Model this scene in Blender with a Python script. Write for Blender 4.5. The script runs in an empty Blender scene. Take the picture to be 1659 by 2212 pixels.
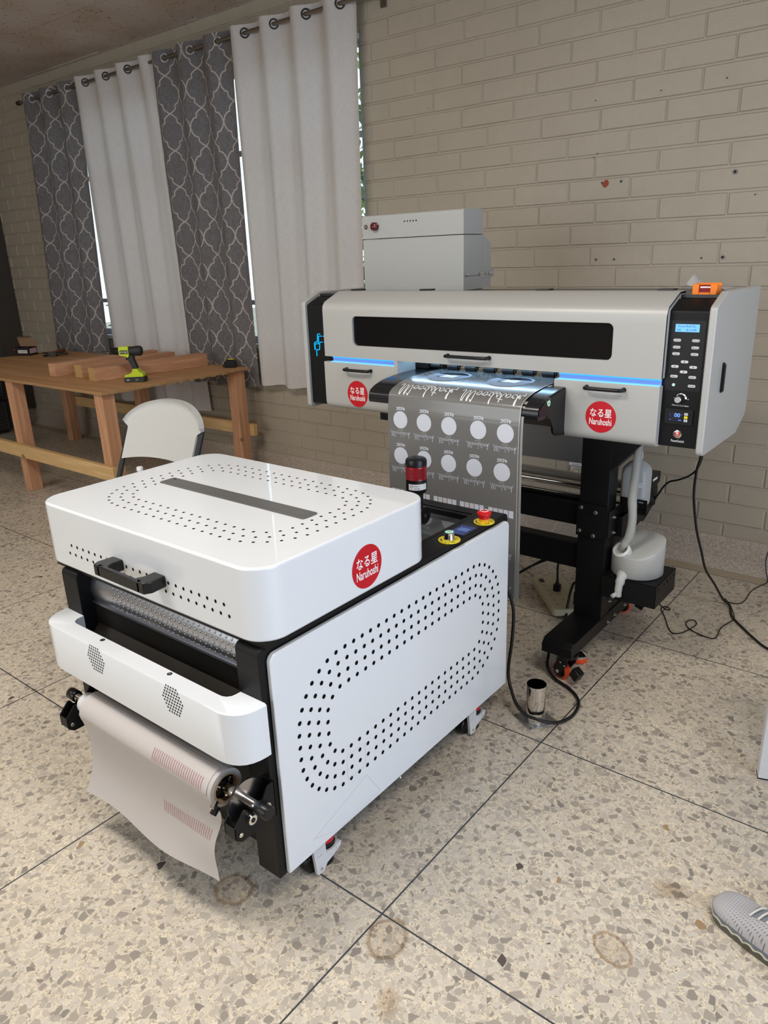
import bpy, bmesh, math, random
from mathutils import Vector, Matrix
D = bpy.data
SC = bpy.context.scene
COL = SC.collection
PI = math.pi
rnd = random.Random(7)

# ------------------------------------------------------------------ camera, world, lights, exposure
cam_d = D.cameras.new('camera'); cam = D.objects.new('camera', cam_d); COL.objects.link(cam)
_r = Vector((0.78185187, 0.62248214, -0.03498044))
_d = Vector((0.17784842, -0.27645389, -0.94442744))
_f = Vector((-0.59755969, 0.73218114, -0.32685346))
cam.matrix_world = Matrix(((_r.x, -_d.x, -_f.x, 0), (_r.y, -_d.y, -_f.y, 0), (_r.z, -_d.z, -_f.z, 1.6), (0, 0, 0, 1)))
cam_d.sensor_fit = 'HORIZONTAL'; cam_d.sensor_width = 36.0; cam_d.lens = 1602.495 / 1659 * 36
cam_d.clip_start = 0.05; cam_d.clip_end = 200
SC.camera = cam

SC.view_settings.view_transform = 'Standard'; SC.view_settings.look = 'None'
SC.view_settings.gamma = 1.0; SC.view_settings.exposure = 0.05
SC.view_settings.use_curve_mapping = False
SC.render.film_transparent = False
SC.cycles.use_denoising = True
SC.cycles.max_bounces = 8; SC.cycles.diffuse_bounces = 4; SC.cycles.glossy_bounces = 4
SC.cycles.transmission_bounces = 8; SC.cycles.transparent_max_bounces = 12
SC.cycles.sample_clamp_indirect = 6.0
SC.cycles.caustics_reflective = False; SC.cycles.caustics_refractive = False

w = D.worlds.new('sky'); SC.world = w; w.use_nodes = True
nt = w.node_tree; nt.nodes.clear()
wo = nt.nodes.new('ShaderNodeOutputWorld'); bg = nt.nodes.new('ShaderNodeBackground')
bg.inputs['Color'].default_value = (0.70, 0.86, 1.0, 1); bg.inputs['Strength'].default_value = 2.2
nt.links.new(bg.outputs[0], wo.inputs[0])

def area(name, loc, target, sx, sy, power, color, spread=180):
    l = D.lights.new(name, 'AREA'); l.shape = 'RECTANGLE'; l.size = sx; l.size_y = sy
    l.energy = power; l.color = color; l.spread = math.radians(spread)
    o = D.objects.new(name, l); COL.objects.link(o); o.location = loc
    o.rotation_euler = (Vector(target) - Vector(loc)).to_track_quat('-Z', 'Y').to_euler()
    return o
# daylight coming in through the wide doorway on the right and the windows behind the viewer
area('doorway_daylight', (2.45, 0.9, 1.25), (-1.2, 1.3, 0.6), 2.4, 2.3, 56, (0.58, 0.72, 1.0))
area('rear_window_daylight', (-3.2, -3.45, 1.9), (-2.2, 2.0, 0.9), 4.2, 1.6, 46, (1.0, 0.95, 0.88))
# ceiling fixtures (the lamps themselves are built with the ceiling)
CEIL_LIGHTS = [(-2.05, 0.35), (0.55, 0.9), (-5.2, -0.9)]
for i, (lx, ly) in enumerate(CEIL_LIGHTS):
    area('ceiling_lamp_light', (lx, ly, 3.10), (lx, ly, 0), 1.15, 0.55, (56, 36, 24)[i], (1.0, 0.95, 0.88))

# ------------------------------------------------------------------ helpers
def mat(name, col=(0.8, 0.8, 0.8), rough=0.5, metal=0.0, spec=0.5, coat=0.0, emit=None, es=0.0, trans=0.0, alpha=1.0, ior=1.45):
    m = D.materials.new(name); m.use_nodes = True
    b = m.node_tree.nodes['Principled BSDF']
    b.inputs['Base Color'].default_value = (*col, 1); b.inputs['Roughness'].default_value = rough
    b.inputs['Metallic'].default_value = metal; b.inputs['Specular IOR Level'].default_value = spec
    b.inputs['Coat Weight'].default_value = coat; b.inputs['Coat Roughness'].default_value = 0.08
    b.inputs['IOR'].default_value = ior
    b.inputs['Transmission Weight'].default_value = trans; b.inputs['Alpha'].default_value = alpha
    if emit: b.inputs['Emission Color'].default_value = (*emit, 1); b.inputs['Emission Strength'].default_value = es
    return m
def nodes(m): return m.node_tree.nodes, m.node_tree.links, m.node_tree.nodes['Principled BSDF']
def N(ns, t, **k):
    n = ns.new(t)
    for a, v in k.items():
        if a == 'inp':
            for i, x in v.items(): n.inputs[i].default_value = x
        else: setattr(n, a, v)
    return n
def speckle(m, scale=300, amount=0.06, bump=0.0, bscale=400):
    """fine colour mottling and optional bump on a material, in object space"""
    ns, ln, b = nodes(m)
    tc = N(ns, 'ShaderNodeTexCoord'); no = N(ns, 'ShaderNodeTexNoise', inp={'Scale': scale, 'Detail': 3.0})
    ln.new(tc.outputs['Object'], no.inputs['Vector'])
    c = b.inputs['Base Color'].default_value[:3]
    r = N(ns, 'ShaderNodeValToRGB'); r.color_ramp.elements[0].position = 0.3; r.color_ramp.elements[1].position = 0.7
    r.color_ramp.elements[0].color = (*[x * (1 - amount) for x in c], 1); r.color_ramp.elements[1].color = (*[min(1, x * (1 + amount)) for x in c], 1)
    ln.new(no.outputs['Fac'], r.inputs['Fac']); ln.new(r.outputs['Color'], b.inputs['Base Color'])
    if bump:
        n2 = N(ns, 'ShaderNodeTexNoise', inp={'Scale': bscale, 'Detail': 4.0}); bp = N(ns, 'ShaderNodeBump', inp={'Strength': bump, 'Distance': 0.002})
        ln.new(tc.outputs['Object'], n2.inputs['Vector']); ln.new(n2.outputs['Fac'], bp.inputs['Height']); ln.new(bp.outputs['Normal'], b.inputs['Normal'])
    return m

class B:
    """collects shapes, then links them as ONE mesh object"""
    def __init__(s): s.v = []; s.f = []; s.m = []; s.uv = {}
    def add(s, vs, fs, mi=0):
        o = len(s.v); s.v += [Vector(p) for p in vs]
        for f in fs: s.f.append([o + i for i in f]); s.m.append(mi)
        return s
    def box(s, x0, x1, y0, y1, z0, z1, mi=0, M=None):
        if x0 > x1: x0, x1 = x1, x0
        if y0 > y1: y0, y1 = y1, y0
        if z0 > z1: z0, z1 = z1, z0
        vs = [Vector(p) for p in ((x0,y0,z0),(x1,y0,z0),(x1,y1,z0),(x0,y1,z0),(x0,y0,z1),(x1,y0,z1),(x1,y1,z1),(x0,y1,z1))]
        if M: vs = [M @ p for p in vs]
        return s.add(vs, [(0,3,2,1),(4,5,6,7),(0,1,5,4),(1,2,6,5),(2,3,7,6),(3,0,4,7)], mi)
    def prism(s, pts, axis, a0, a1, mi=0, M=None, capmi=None):
        """extrude 2-D polygon along axis; pts are (the other two axes in order)"""
        def mk(p, a):
            q = (a, p[0], p[1]) if axis == 0 else ((p[0], a, p[1]) if axis == 1 else (p[0], p[1], a))
            q = Vector(q); return M @ q if M else q
        n = len(pts); vs = [mk(p, a0) for p in pts] + [mk(p, a1) for p in pts]
        ar = sum(pts[i][0]*pts[(i+1)%n][1] - pts[(i+1)%n][0]*pts[i][1] for i in range(n))
        flip = (ar > 0) ^ (axis == 1) ^ (a1 < a0)
        c0, c1 = list(range(n)), list(range(n, 2*n))
        sides = [(i, (i+1)%n, n+(i+1)%n, n+i) for i in range(n)]
        if flip: c0 = c0[::-1]
        else: c1 = c1[::-1]; sides = [x[::-1] for x in sides]
        s.add(vs, sides, mi); o = len(s.v) - 2*n
        for c in (c0, c1): s.f.append([o+i for i in c]); s.m.append(mi if capmi is None else capmi)
        return s
    def cyl(s, p0, p1, r0, r1=None, n=24, mi=0, caps=True, capmi=None):
        p0, p1 = Vector(p0), Vector(p1); r1 = r0 if r1 is None else r1
        return s.lathe([(0, r0), ((p1-p0).length, r1)], p0, p1-p0, n, mi, caps, capmi)
    def lathe(s, prof, origin, axis=(0,0,1), n=32, mi=0, caps=True, capmi=None):
        """prof: list of (height, radius)"""
        O = Vector(origin); q = Vector(axis).to_track_quat('Z', 'Y')
        vs = []; fs = []
        for h, r in prof:
            for i in range(n):
                a = 2*PI*i/n; vs.append(O + q @ Vector((r*math.cos(a), r*math.sin(a), h)))
        for k in range(len(prof)-1):
            for i in range(n):
                j = (i+1) % n; fs.append((k*n+i, k*n+j, (k+1)*n+j, (k+1)*n+i))
        s.add(vs, fs, mi)
        if caps:
            o = len(s.v) - len(vs); cm = mi if capmi is None else capmi
            if prof[0][1] > 1e-6: s.f.append([o+i for i in range(n)][::-1]); s.m.append(cm)
            if prof[-1][1] > 1e-6: s.f.append([o+(len(prof)-1)*n+i for i in range(n)]); s.m.append(cm)
        return s
    def tube(s, pts, r, n=10, mi=0, smooth=0, closed=False, radii=None, caps=True):
        pts = [Vector(p) for p in pts]
        if smooth: pts = catmull(pts, smooth, closed)
        m = len(pts); vs = []; fs = []
        up = Vector((0,0,1)); prev = None
        for i, p in enumerate(pts):
            if closed: t = pts[(i+1)%m] - pts[i-1]
            else: t = pts[min(i+1,m-1)] - pts[max(i-1,0)]
            t.normalize()
            if prev is None:
                a = up if abs(t.z) < 0.9 else Vector((1,0,0)); u = t.cross(a).normalized()
            else:
                u = prev - t * prev.dot(t)
                if u.length < 1e-6: u = t.orthogonal()
                u.normalize()
            prev = u; vv = t.cross(u); rr = radii[min(i*len(radii)//m, len(radii)-1)] if radii else r
            for k in range(n):
                a = 2*PI*k/n; vs.append(p + (u*math.cos(a) + vv*math.sin(a))*rr)
        for i in range(m if closed else m-1):
            j = (i+1) % m
            for k in range(n):
                l = (k+1) % n; fs.append((i*n+k, i*n+l, j*n+l, j*n+k))
        s.add(vs, fs, mi)
        if caps and not closed:
            o = len(s.v) - len(vs); s.f.append([o+k for k in range(n)][::-1]); s.m.append(mi)
            s.f.append([o+(m-1)*n+k for k in range(n)]); s.m.append(mi)
        return s
    def sphere(s, c, r, n=16, mi=0, scale=(1,1,1), M=None):
        vs = []; fs = []; k = n//2
        for i in range(k+1):
            t = PI*i/k
            for j in range(n):
                a = 2*PI*j/n; p = Vector((math.sin(t)*math.cos(a)*r*scale[0], math.sin(t)*math.sin(a)*r*scale[1], math.cos(t)*r*scale[2])) 
                if M: p = M @ p
                vs.append(Vector(c) + p)
        for i in range(k):
            for j in range(n): l = (j+1)%n; fs.append((i*n+j, (i+1)*n+j, (i+1)*n+l, i*n+l))
        return s.add(vs, fs, mi)
    def disc(s, c, u, v, ru, rv=None, n=16, mi=0):
        """flat disc centred c spanned by directions u, v (normal u x v)"""
        c = Vector(c); u = Vector(u); v = Vector(v); rv = ru if rv is None else rv
        return s.add([c + u*ru*math.cos(2*PI*i/n) + v*rv*math.sin(2*PI*i/n) for i in range(n)], [tuple(range(n))], mi)
    def quad(s, a, b, c, d, mi=0): return s.add([a, b, c, d], [(0,1,2,3)], mi)
    def grid(s, fn, nu, nv, mi=0, flip=False):
        vs = [fn(i/nu, j/nv) for j in range(nv+1) for i in range(nu+1)]
        fs = []
        for j in range(nv):
            for i in range(nu):
                q = (j*(nu+1)+i, j*(nu+1)+i+1, (j+1)*(nu+1)+i+1, (j+1)*(nu+1)+i); fs.append(q[::-1] if flip else q)
        o = len(s.f); s.add(vs, fs, mi)
        for j in range(nv):
            for i in range(nu):
                q = [(i/nu,j/nv),((i+1)/nu,j/nv),((i+1)/nu,(j+1)/nv),(i/nu,(j+1)/nv)]
                s.uv[o + j*nu + i] = q[::-1] if flip else q
        return s
    def text(s, body, c, u, v, size, mi=0, align='CENTER', width=None, shear=0.0, ext=0.0002, bold=0.0, spacing=1.0):
        """lettering laid on the plane through c spanned by u (reading direction) and v (up)"""
        vs, fs = text_geo(body, shear, bold, spacing)
        if not vs: return s
        x0 = min(p[0] for p in vs); x1 = max(p[0] for p in vs); y0 = min(p[1] for p in vs); y1 = max(p[1] for p in vs)
        k = size / max(1e-6, y1 - y0); kx = k if width is None else width / max(1e-6, x1 - x0)
        ox = (x0+x1)/2 if align == 'CENTER' else x0; oy = (y0+y1)/2
        c, u, v = Vector(c), Vector(u).normalized(), Vector(v).normalized(); nrm = u.cross(v)
        s.add([c + u*(p[0]-ox)*kx + v*(p[1]-oy)*k + nrm*ext for p in vs], fs, mi)
        return s
    def join(s, o, M=None):
        return s.add([M @ p for p in o.v] if M else o.v, o.f, 0)
    def build(s, name, mats, parent=None, origin=None, smooth=35, bevel=0, seg=2, label=None, cat=None, group=None, kind=None, subsurf=0, weld=False, bangle=40):
        O = Vector(parent['_o']) if parent is not None else (Vector(origin) if origin is not None else Vector((0,0,0)))
        me = D.meshes.new(name); me.from_pydata([tuple(p - O) for p in s.v], [], s.f)
        for m in (mats if isinstance(mats, (list, tuple)) else [mats]): me.materials.append(m)
        for i, p in enumerate(me.polygons): p.material_index = s.m[i]
        if s.uv:
            ul = me.uv_layers.new(name='UVMap')
            for i, p in enumerate(me.polygons):
                if i in s.uv:
                    for li, c in zip(p.loop_indices, s.uv[i]): ul.data[li].uv = c
        if weld:
            bm = bmesh.new(); bm.from_mesh(me); bmesh.ops.remove_doubles(bm, verts=bm.verts, dist=1e-5); bm.to_mesh(me); bm.free()
        me.validate(); me.update()
        if smooth:
            me.polygons.foreach_set('use_smooth', [True]*len(me.polygons))
            if smooth < 180: me.set_sharp_from_angle(angle=math.radians(smooth))
        o = D.objects.new(name, me); COL.objects.link(o)
        if parent is not None: o.parent = parent; o['_o'] = parent['_o']
        else: o.location = O; o['_o'] = tuple(O)
        if bevel:
            b = o.modifiers.new('edge', 'BEVEL'); b.width = bevel; b.segments = seg; b.limit_method = 'ANGLE'; b.angle_limit = math.radians(bangle); b.harden_normals = False
        if subsurf:
            b = o.modifiers.new('sub', 'SUBSURF'); b.levels = subsurf; b.render_levels = subsurf
        tag(o, label, cat, group, kind)
        return o

def catmull(P, k, closed=False):
    out = []; n = len(P)
    rng = range(n) if closed else range(n-1)
    for i in rng:
        p0 = P[i-1] if (closed or i > 0) else P[0]; p1 = P[i]; p2 = P[(i+1)%n]; p3 = P[(i+2)%n] if (closed or i+2 < n) else P[n-1]
        for j in range(k):
            t = j/k; t2 = t*t; t3 = t2*t
            out.append(0.5*((2*p1) + (p2-p0)*t + (2*p0-5*p1+4*p2-p3)*t2 + (3*p1-p0-3*p2+p3)*t3))
    if not closed: out.append(P[-1].copy())
    return out
_tg = {}
def text_geo(body, shear=0.0, bold=0.0, spacing=1.0):
    key = (body, shear, bold, spacing)
    if key not in _tg:
        cu = D.curves.new('lettering', 'FONT'); cu.body = body; cu.size = 1; cu.shear = shear; cu.offset = bold; cu.resolution_u = 3; cu.space_character = spacing
        o = D.objects.new('lettering', cu); COL.objects.link(o)
        me = D.meshes.new_from_object(o)
        _tg[key] = ([tuple(p.co) for p in me.vertices], [tuple(p.vertices) for p in me.polygons])
        D.objects.remove(o); D.curves.remove(cu); D.meshes.remove(me)
    return _tg[key]
def tag(o, label=None, cat=None, group=None, kind=None):
    if label: o['label'] = label
    if cat: o['category'] = cat
    if group: o['group'] = group
    if kind: o['kind'] = kind
    return o
def thing(name, loc, label, cat, group=None):
    o = D.objects.new(name, None); COL.objects.link(o); o.location = loc; o.empty_display_size = 0.1
    o['_o'] = tuple(loc); return tag(o, label, cat, group)
def dup(root, delta=(0,0,0), rotz=0.0, label=None, group=None):
    r = root.copy(); COL.objects.link(r); r.location = root.location + Vector(delta); r.rotation_euler = (0, 0, rotz)
    if label: r['label'] = label
    if group: r['group'] = group
    for ch in list(root.children):
        c = ch.copy(); COL.objects.link(c); c.parent = r
        for g in ch.children:
            d = g.copy(); COL.objects.link(d); d.parent = c
    return r
def rr(x0, x1, z0, z1, r, n=5, corners=(1,1,1,1)):
    """rounded rectangle outline, corners order: bottom-left, bottom-right, top-right, top-left"""
    out = []
    for k, (cx, cz, a0) in enumerate(((x0+r, z0+r, PI), (x1-r, z0+r, 1.5*PI), (x1-r, z1-r, 0), (x0+r, z1-r, 0.5*PI))):
        if corners[k]: out += [(cx + r*math.cos(a0 + 0.5*PI*i/n), cz + r*math.sin(a0 + 0.5*PI*i/n)) for i in range(n+1)]
        else: out.append(((x0, z0), (x1, z0), (x1, z1), (x0, z1))[k])
    return out
def roundpoly(P, R, n=5):
    """round the corners of a 2-D polygon; R is a radius or a list of radii"""
    out = []; m = len(P)
    for i in range(m):
        r = R[i] if isinstance(R, (list, tuple)) else R
        p = Vector(P[i]); a = Vector(P[i-1]) - p; b = Vector(P[(i+1)%m]) - p
        if r <= 0: out.append((p.x, p.y)); continue
        a.normalize(); b.normalize(); ang = a.angle(b); t = r / math.tan(ang/2)
        p0 = p + a*t; p1 = p + b*t
        for k in range(n+1):
            s_ = k/n; q = p0*(1-s_)**2 + p*2*s_*(1-s_) + p1*s_**2; out.append((q.x, q.y))
    return out
X_, Y_, Z_ = Vector((1,0,0)), Vector((0,1,0)), Vector((0,0,1))

# ------------------------------------------------------------------ shared materials
M_black = mat('black_powder_coat', (0.0045, 0.0045, 0.005), 0.45, spec=0.28); speckle(M_black, 900, 0.15, 0.08, 1500)
M_white = mat('white_gloss_enamel', (0.70, 0.725, 0.755), 0.25, coat=0.8); M_white.node_tree.nodes['Principled BSDF'].inputs['Coat Roughness'].default_value = 0.03
M_silver = mat('grey_pearl_paint', (0.43, 0.425, 0.405), 0.40, metal=0.10); speckle(M_silver, 1400, 0.05, 0.05, 1800)
M_darkhole = mat('dark_opening', (0.004, 0.004, 0.005), 0.9, spec=0.1)
M_chrome = mat('polished_steel', (0.75, 0.74, 0.72), 0.10, metal=1.0)
M_steel = mat('brushed_steel', (0.55, 0.55, 0.56), 0.28, metal=1.0)
M_red = mat('red_sticker', (0.50, 0.004, 0.014), 0.35)
M_ink = mat('white_lettering', (0.85, 0.85, 0.85), 0.4)
M_plasticblack = mat('black_plastic', (0.006, 0.006, 0.007), 0.32, spec=0.4)
M_rubber = mat('black_cable_rubber', (0.008, 0.008, 0.009), 0.45)
M_screw = mat('zinc_screw', (0.7, 0.7, 0.7), 0.25, metal=1.0)

# ------------------------------------------------------------------ the room
STAINS = [(-0.45, 1.36, 0.050, 0.034, -0.5, 1), (-0.40, 1.62, 0.06, 0.045, 0.2, 0), (-0.905, 1.06, 0.045, 0.055, 0.3, 1), (-0.80, 0.93, 0.035, 0.06, 0.6, 0),
          (-1.80, 1.09, 0.14, 0.05, 0.5, 0), (-1.33, 0.93, 0.05, 0.045, 0.2, 1), (-1.62, 1.0, 0.05, 0.06, 0.2, 0)]
def floor_mat():
    m = mat('terrazzo', rough=0.32, spec=0.45); ns, ln, b = nodes(m)
    geo = N(ns, 'ShaderNodeNewGeometry')
    def math_(op, a=None, b_=None, c=None):
        n = N(ns, 'ShaderNodeMath', operation=op)
        for i, x in enumerate((a, b_, c)):
            if x is None: continue
            if isinstance(x, (int, float)): n.inputs[i].default_value = x
            else: ln.new(x, n.inputs[i])
        return n.outputs[0]
    P = geo.outputs['Position']
    warp = N(ns, 'ShaderNodeTexNoise', inp={'Scale': 22.0, 'Detail': 2.0})
    ln.new(P, warp.inputs['Vector'])
    wm = N(ns, 'ShaderNodeVectorMath', operation='MULTIPLY_ADD'); wm.inputs[1].default_value = (0.020, 0.020, 0); ln.new(warp.outputs['Color'], wm.inputs[0]); ln.new(P, wm.inputs[2])
    base = None; hgt = None
    # matrix: cream cement with sand-size flecks
    fine = N(ns, 'ShaderNodeTexVoronoi', inp={'Scale': 230.0, 'Randomness': 1.0}); ln.new(wm.outputs[0], fine.inputs['Vector'])
    fsep = N(ns, 'ShaderNodeSeparateColor'); ln.new(fine.outputs['Color'], fsep.inputs[0])
    fr = N(ns, 'ShaderNodeValToRGB'); cr = fr.color_ramp; cr.interpolation = 'CONSTANT'
    cr.elements[0].color = (0.70, 0.60, 0.45, 1); cr.elements[1].position = 0.5; cr.elements[1].color = (0.62, 0.53, 0.39, 1)
    for p, c in ((0.68, (0.47, 0.40, 0.30)), (0.80, (0.74, 0.65, 0.50)), (0.93, (0.33, 0.275, 0.21))): e = cr.elements.new(p); e.color = (*c, 1)
    ln.new(fsep.outputs[0], fr.inputs[0]); cur = fr.outputs['Color']
    pale = [(0.0, (0.60, 0.53, 0.43)), (0.20, (0.52, 0.46, 0.38)), (0.40, (0.64, 0.57, 0.465)), (0.58, (0.48, 0.42, 0.345)), (0.74, (0.57, 0.51, 0.43)), (0.88, (0.40, 0.35, 0.29)), (0.97, (0.31, 0.27, 0.225))]
    mid = [(0.0, (0.37, 0.325, 0.265)), (0.22, (0.50, 0.44, 0.365)), (0.40, (0.30, 0.265, 0.22)), (0.58, (0.43, 0.385, 0.32)), (0.74, (0.34, 0.295, 0.25)), (0.86, (0.25, 0.22, 0.185)), (0.955, (0.56, 0.50, 0.42)), (0.988, (0.34, 0.23, 0.13)), (0.993, (0.10, 0.08, 0.07))]
    for sc, keep, thr, off, rv, pal in ((185.0, 0.62, 0.09, 3.1, 0.06, pale), (88.0, 0.72, 0.075, 9.7, 0.05, pale), (56.0, 0.42, 0.075, 5.2, 0.08, pale[3:] + mid[:0]), (47.0, 0.27, 0.07, 17.3, 0.10, mid)):
        mp = N(ns, 'ShaderNodeVectorMath', operation='ADD'); mp.inputs[1].default_value = (off, off*0.7, 0); ln.new(wm.outputs[0], mp.inputs[0])
        v = N(ns, 'ShaderNodeTexVoronoi', inp={'Scale': sc, 'Randomness': 1.0}); ln.new(mp.outputs[0], v.inputs['Vector'])
        e = N(ns, 'ShaderNodeTexVoronoi', feature='DISTANCE_TO_EDGE', inp={'Scale': sc, 'Randomness': 1.0}); ln.new(mp.outputs[0], e.inputs['Vector'])
        sp = N(ns, 'ShaderNodeSeparateColor'); ln.new(v.outputs['Color'], sp.inputs[0])
        inside = math_('GREATER_THAN', math_('SUBTRACT', e.outputs['Distance'], math_('MULTIPLY', sp.outputs[2], rv)), thr*0.6)
        sel = math_('MULTIPLY', inside, math_('LESS_THAN', sp.outputs[0], keep))
        ramp = N(ns, 'ShaderNodeValToRGB'); ramp.color_ramp.interpolation = 'CONSTANT'
        for i, (p, c) in enumerate(pal):
            el = ramp.color_ramp.elements[i] if i < 2 else ramp.color_ramp.elements.new(p)
            el.position = (p - pal[0][0])/(1.0 - pal[0][0]); el.color = (*c, 1)
        ln.new(sp.outputs[1], ramp.inputs[0])
        mx = N(ns, 'ShaderNodeMix', data_type='RGBA'); ln.new(sel, mx.inputs[0]); ln.new(cur, mx.inputs[6]); ln.new(ramp.outputs[0], mx.inputs[7]); cur = mx.outputs[2]
    # broad wear and a few brown stains
    big = N(ns, 'ShaderNodeTexNoise', inp={'Scale': 1.7, 'Detail': 5.0, 'Roughness': 0.65}); ln.new(P, big.inputs['Vector'])
    br = N(ns, 'ShaderNodeMapRange', inp={1: 0.35, 2: 0.7, 3: 0.93, 4: 1.06}); ln.new(big.outputs['Fac'], br.inputs[0])
    mv = N(ns, 'ShaderNodeVectorMath', operation='SCALE'); ln.new(cur, mv.inputs[0]); ln.new(br.outputs[0], mv.inputs[3]); cur = mv.outputs[0]
    st = N(ns, 'ShaderNodeTexNoise', inp={'Scale': 26.0, 'Detail': 6.0, 'Roughness': 0.7}); ln.new(P, st.inputs['Vector'])
    for (sx, sy, rx, ry, ang, ring) in STAINS:
        loc = N(ns, 'ShaderNodeMapping', vector_type='TEXTURE'); loc.inputs['Location'].default_value = (sx, sy, 0); loc.inputs['Rotation'].default_value = (0, 0, ang); loc.inputs['Scale'].default_value = (rx, ry, 1)
        ln.new(P, loc.inputs[0]); le = N(ns, 'ShaderNodeVectorMath', operation='LENGTH'); ln.new(loc.outputs[0], le.inputs[0])
        dd = math_('ADD', le.outputs['Value'], math_('MULTIPLY', math_('SUBTRACT', st.outputs['Fac'], 0.5), 0.6))
        if ring:
            f = N(ns, 'ShaderNodeMapRange', interpolation_type='SMOOTHSTEP', inp={1: 0.22, 2: 0.02, 3: 0.0, 4: 0.75}); ln.new(math_('ABSOLUTE', math_('SUBTRACT', dd, 1.0)), f.inputs[0])
            g = N(ns, 'ShaderNodeMapRange', interpolation_type='SMOOTHSTEP', inp={1: 1.05, 2: 0.7, 3: 0.0, 4: 0.28}); ln.new(dd, g.inputs[0]); fac = math_('MAXIMUM', f.outputs[0], g.outputs[0])
        else:
            f = N(ns, 'ShaderNodeMapRange', interpolation_type='SMOOTHSTEP', inp={1: 1.1, 2: 0.2, 3: 0.0, 4: 0.55}); ln.new(dd, f.inputs[0]); fac = f.outputs[0]
        mx = N(ns, 'ShaderNodeMix', data_type='RGBA', blend_type='MULTIPLY'); ln.new(fac, mx.inputs[0]); ln.new(cur, mx.inputs[6]); mx.inputs[7].default_value = (0.52, 0.38, 0.24, 1); cur = mx.outputs[2]
    # dark metal divider strips of the cast squares, and a plain strip along the wall
    sx = N(ns, 'ShaderNodeSeparateXYZ'); ln.new(P, sx.inputs[0]); X, Y = sx.outputs[0], sx.outputs[1]
    def lines(c, off, per):
        q = math_('DIVIDE', math_('SUBTRACT', c, off), per); q = math_('SUBTRACT', q, math_('ROUND', q)); return math_('LESS_THAN', math_('MULTIPLY', math_('ABSOLUTE', q), per), 0.0024)
    wallside = math_('GREATER_THAN', Y, 3.7345)
    lx = math_('MULTIPLY', lines(X, -0.9605, 0.887), math_('SUBTRACT', 1.0, wallside)); ly = lines(Y, 1.1090, 0.8749)
    ly = math_('MULTIPLY', ly, math_('LESS_THAN', Y, 3.75))
    cm = N(ns, 'ShaderNodeMix', data_type='RGBA'); ln.new(wallside, cm.inputs[0]); ln.new(cur, cm.inputs[6]); cm.inputs[7].default_value = (0.43, 0.355, 0.25, 1); cur = cm.outputs[2]
    lm = math_('MAXIMUM', lx, ly)
    cm = N(ns, 'ShaderNodeMix', data_type='RGBA'); ln.new(lm, cm.inputs[0]); ln.new(cur, cm.inputs[6]); cm.inputs[7].default_value = (0.045, 0.05, 0.055, 1); cur = cm.outputs[2]
    ln.new(cur, b.inputs['Base Color'])
    rg = N(ns, 'ShaderNodeMapRange', inp={1: 0.3, 2: 0.7, 3: 0.30, 4: 0.48}); ln.new(big.outputs['Fac'], rg.inputs[0]); ln.new(rg.outputs[0], b.inputs['Roughness'])
    return m

def paint_wall(name, col, rough=0.45):
    m = mat(name, col, rough); ns, ln, b = nodes(m)
    geo = N(ns, 'ShaderNodeNewGeometry')
    n1 = N(ns, 'ShaderNodeTexNoise', inp={'Scale': 2.2, 'Detail': 6.0, 'Roughness': 0.7}); ln.new(geo.outputs['Position'], n1.inputs['Vector'])
    r = N(ns, 'ShaderNodeValToRGB'); r.color_ramp.elements[0].position = 0.25; r.color_ramp.elements[1].position = 0.75
    r.color_ramp.elements[0].color = (*[x*0.93 for x in col], 1); r.color_ramp.elements[1].color = (*[x*1.05 for x in col], 1)
    ln.new(n1.outputs['Fac'], r.inputs[0]); ln.new(r.outputs[0], b.inputs['Base Color'])
    n2 = N(ns, 'ShaderNodeTexNoise', inp={'Scale': 130.0, 'Detail': 5.0, 'Roughness': 0.6}); ln.new(geo.outputs['Position'], n2.inputs['Vector'])
    n3 = N(ns, 'ShaderNodeTexNoise', inp={'Scale': 18.0, 'Detail': 3.0}); ln.new(geo.outputs['Position'], n3.inputs['Vector'])
    ad = N(ns, 'ShaderNodeMath', operation='MULTIPLY_ADD'); ad.inputs[1].default_value = 2.0; ln.new(n3.outputs['Fac'], ad.inputs[0]); ln.new(n2.outputs['Fac'], ad.inputs[2])
    bp = N(ns, 'ShaderNodeBump', inp={'Strength': 0.35, 'Distance': 0.004}); ln.new(ad.outputs[0], bp.inputs['Height']); ln.new(bp.outputs[0], b.inputs['Normal'])
    return m
M_wall = paint_wall('cream_painted_brick', (0.42, 0.365, 0.285))
M_plain = paint_wall('cream_wall_paint', (0.42, 0.37, 0.30), 0.6)
XL, XR, YF, YW, ZC = -8.02, 2.6, -3.6, 3.87, 3.17
WX0, WX1, WZ0, WZ1 = -6.95, -3.215, 1.0, 2.84          # window opening

B().box(XL-0.3, XR+0.2, YF-0.2, YW+0.05, -0.06, 0.0).build('floor', floor_mat(), smooth=0, kind='structure')

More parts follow.
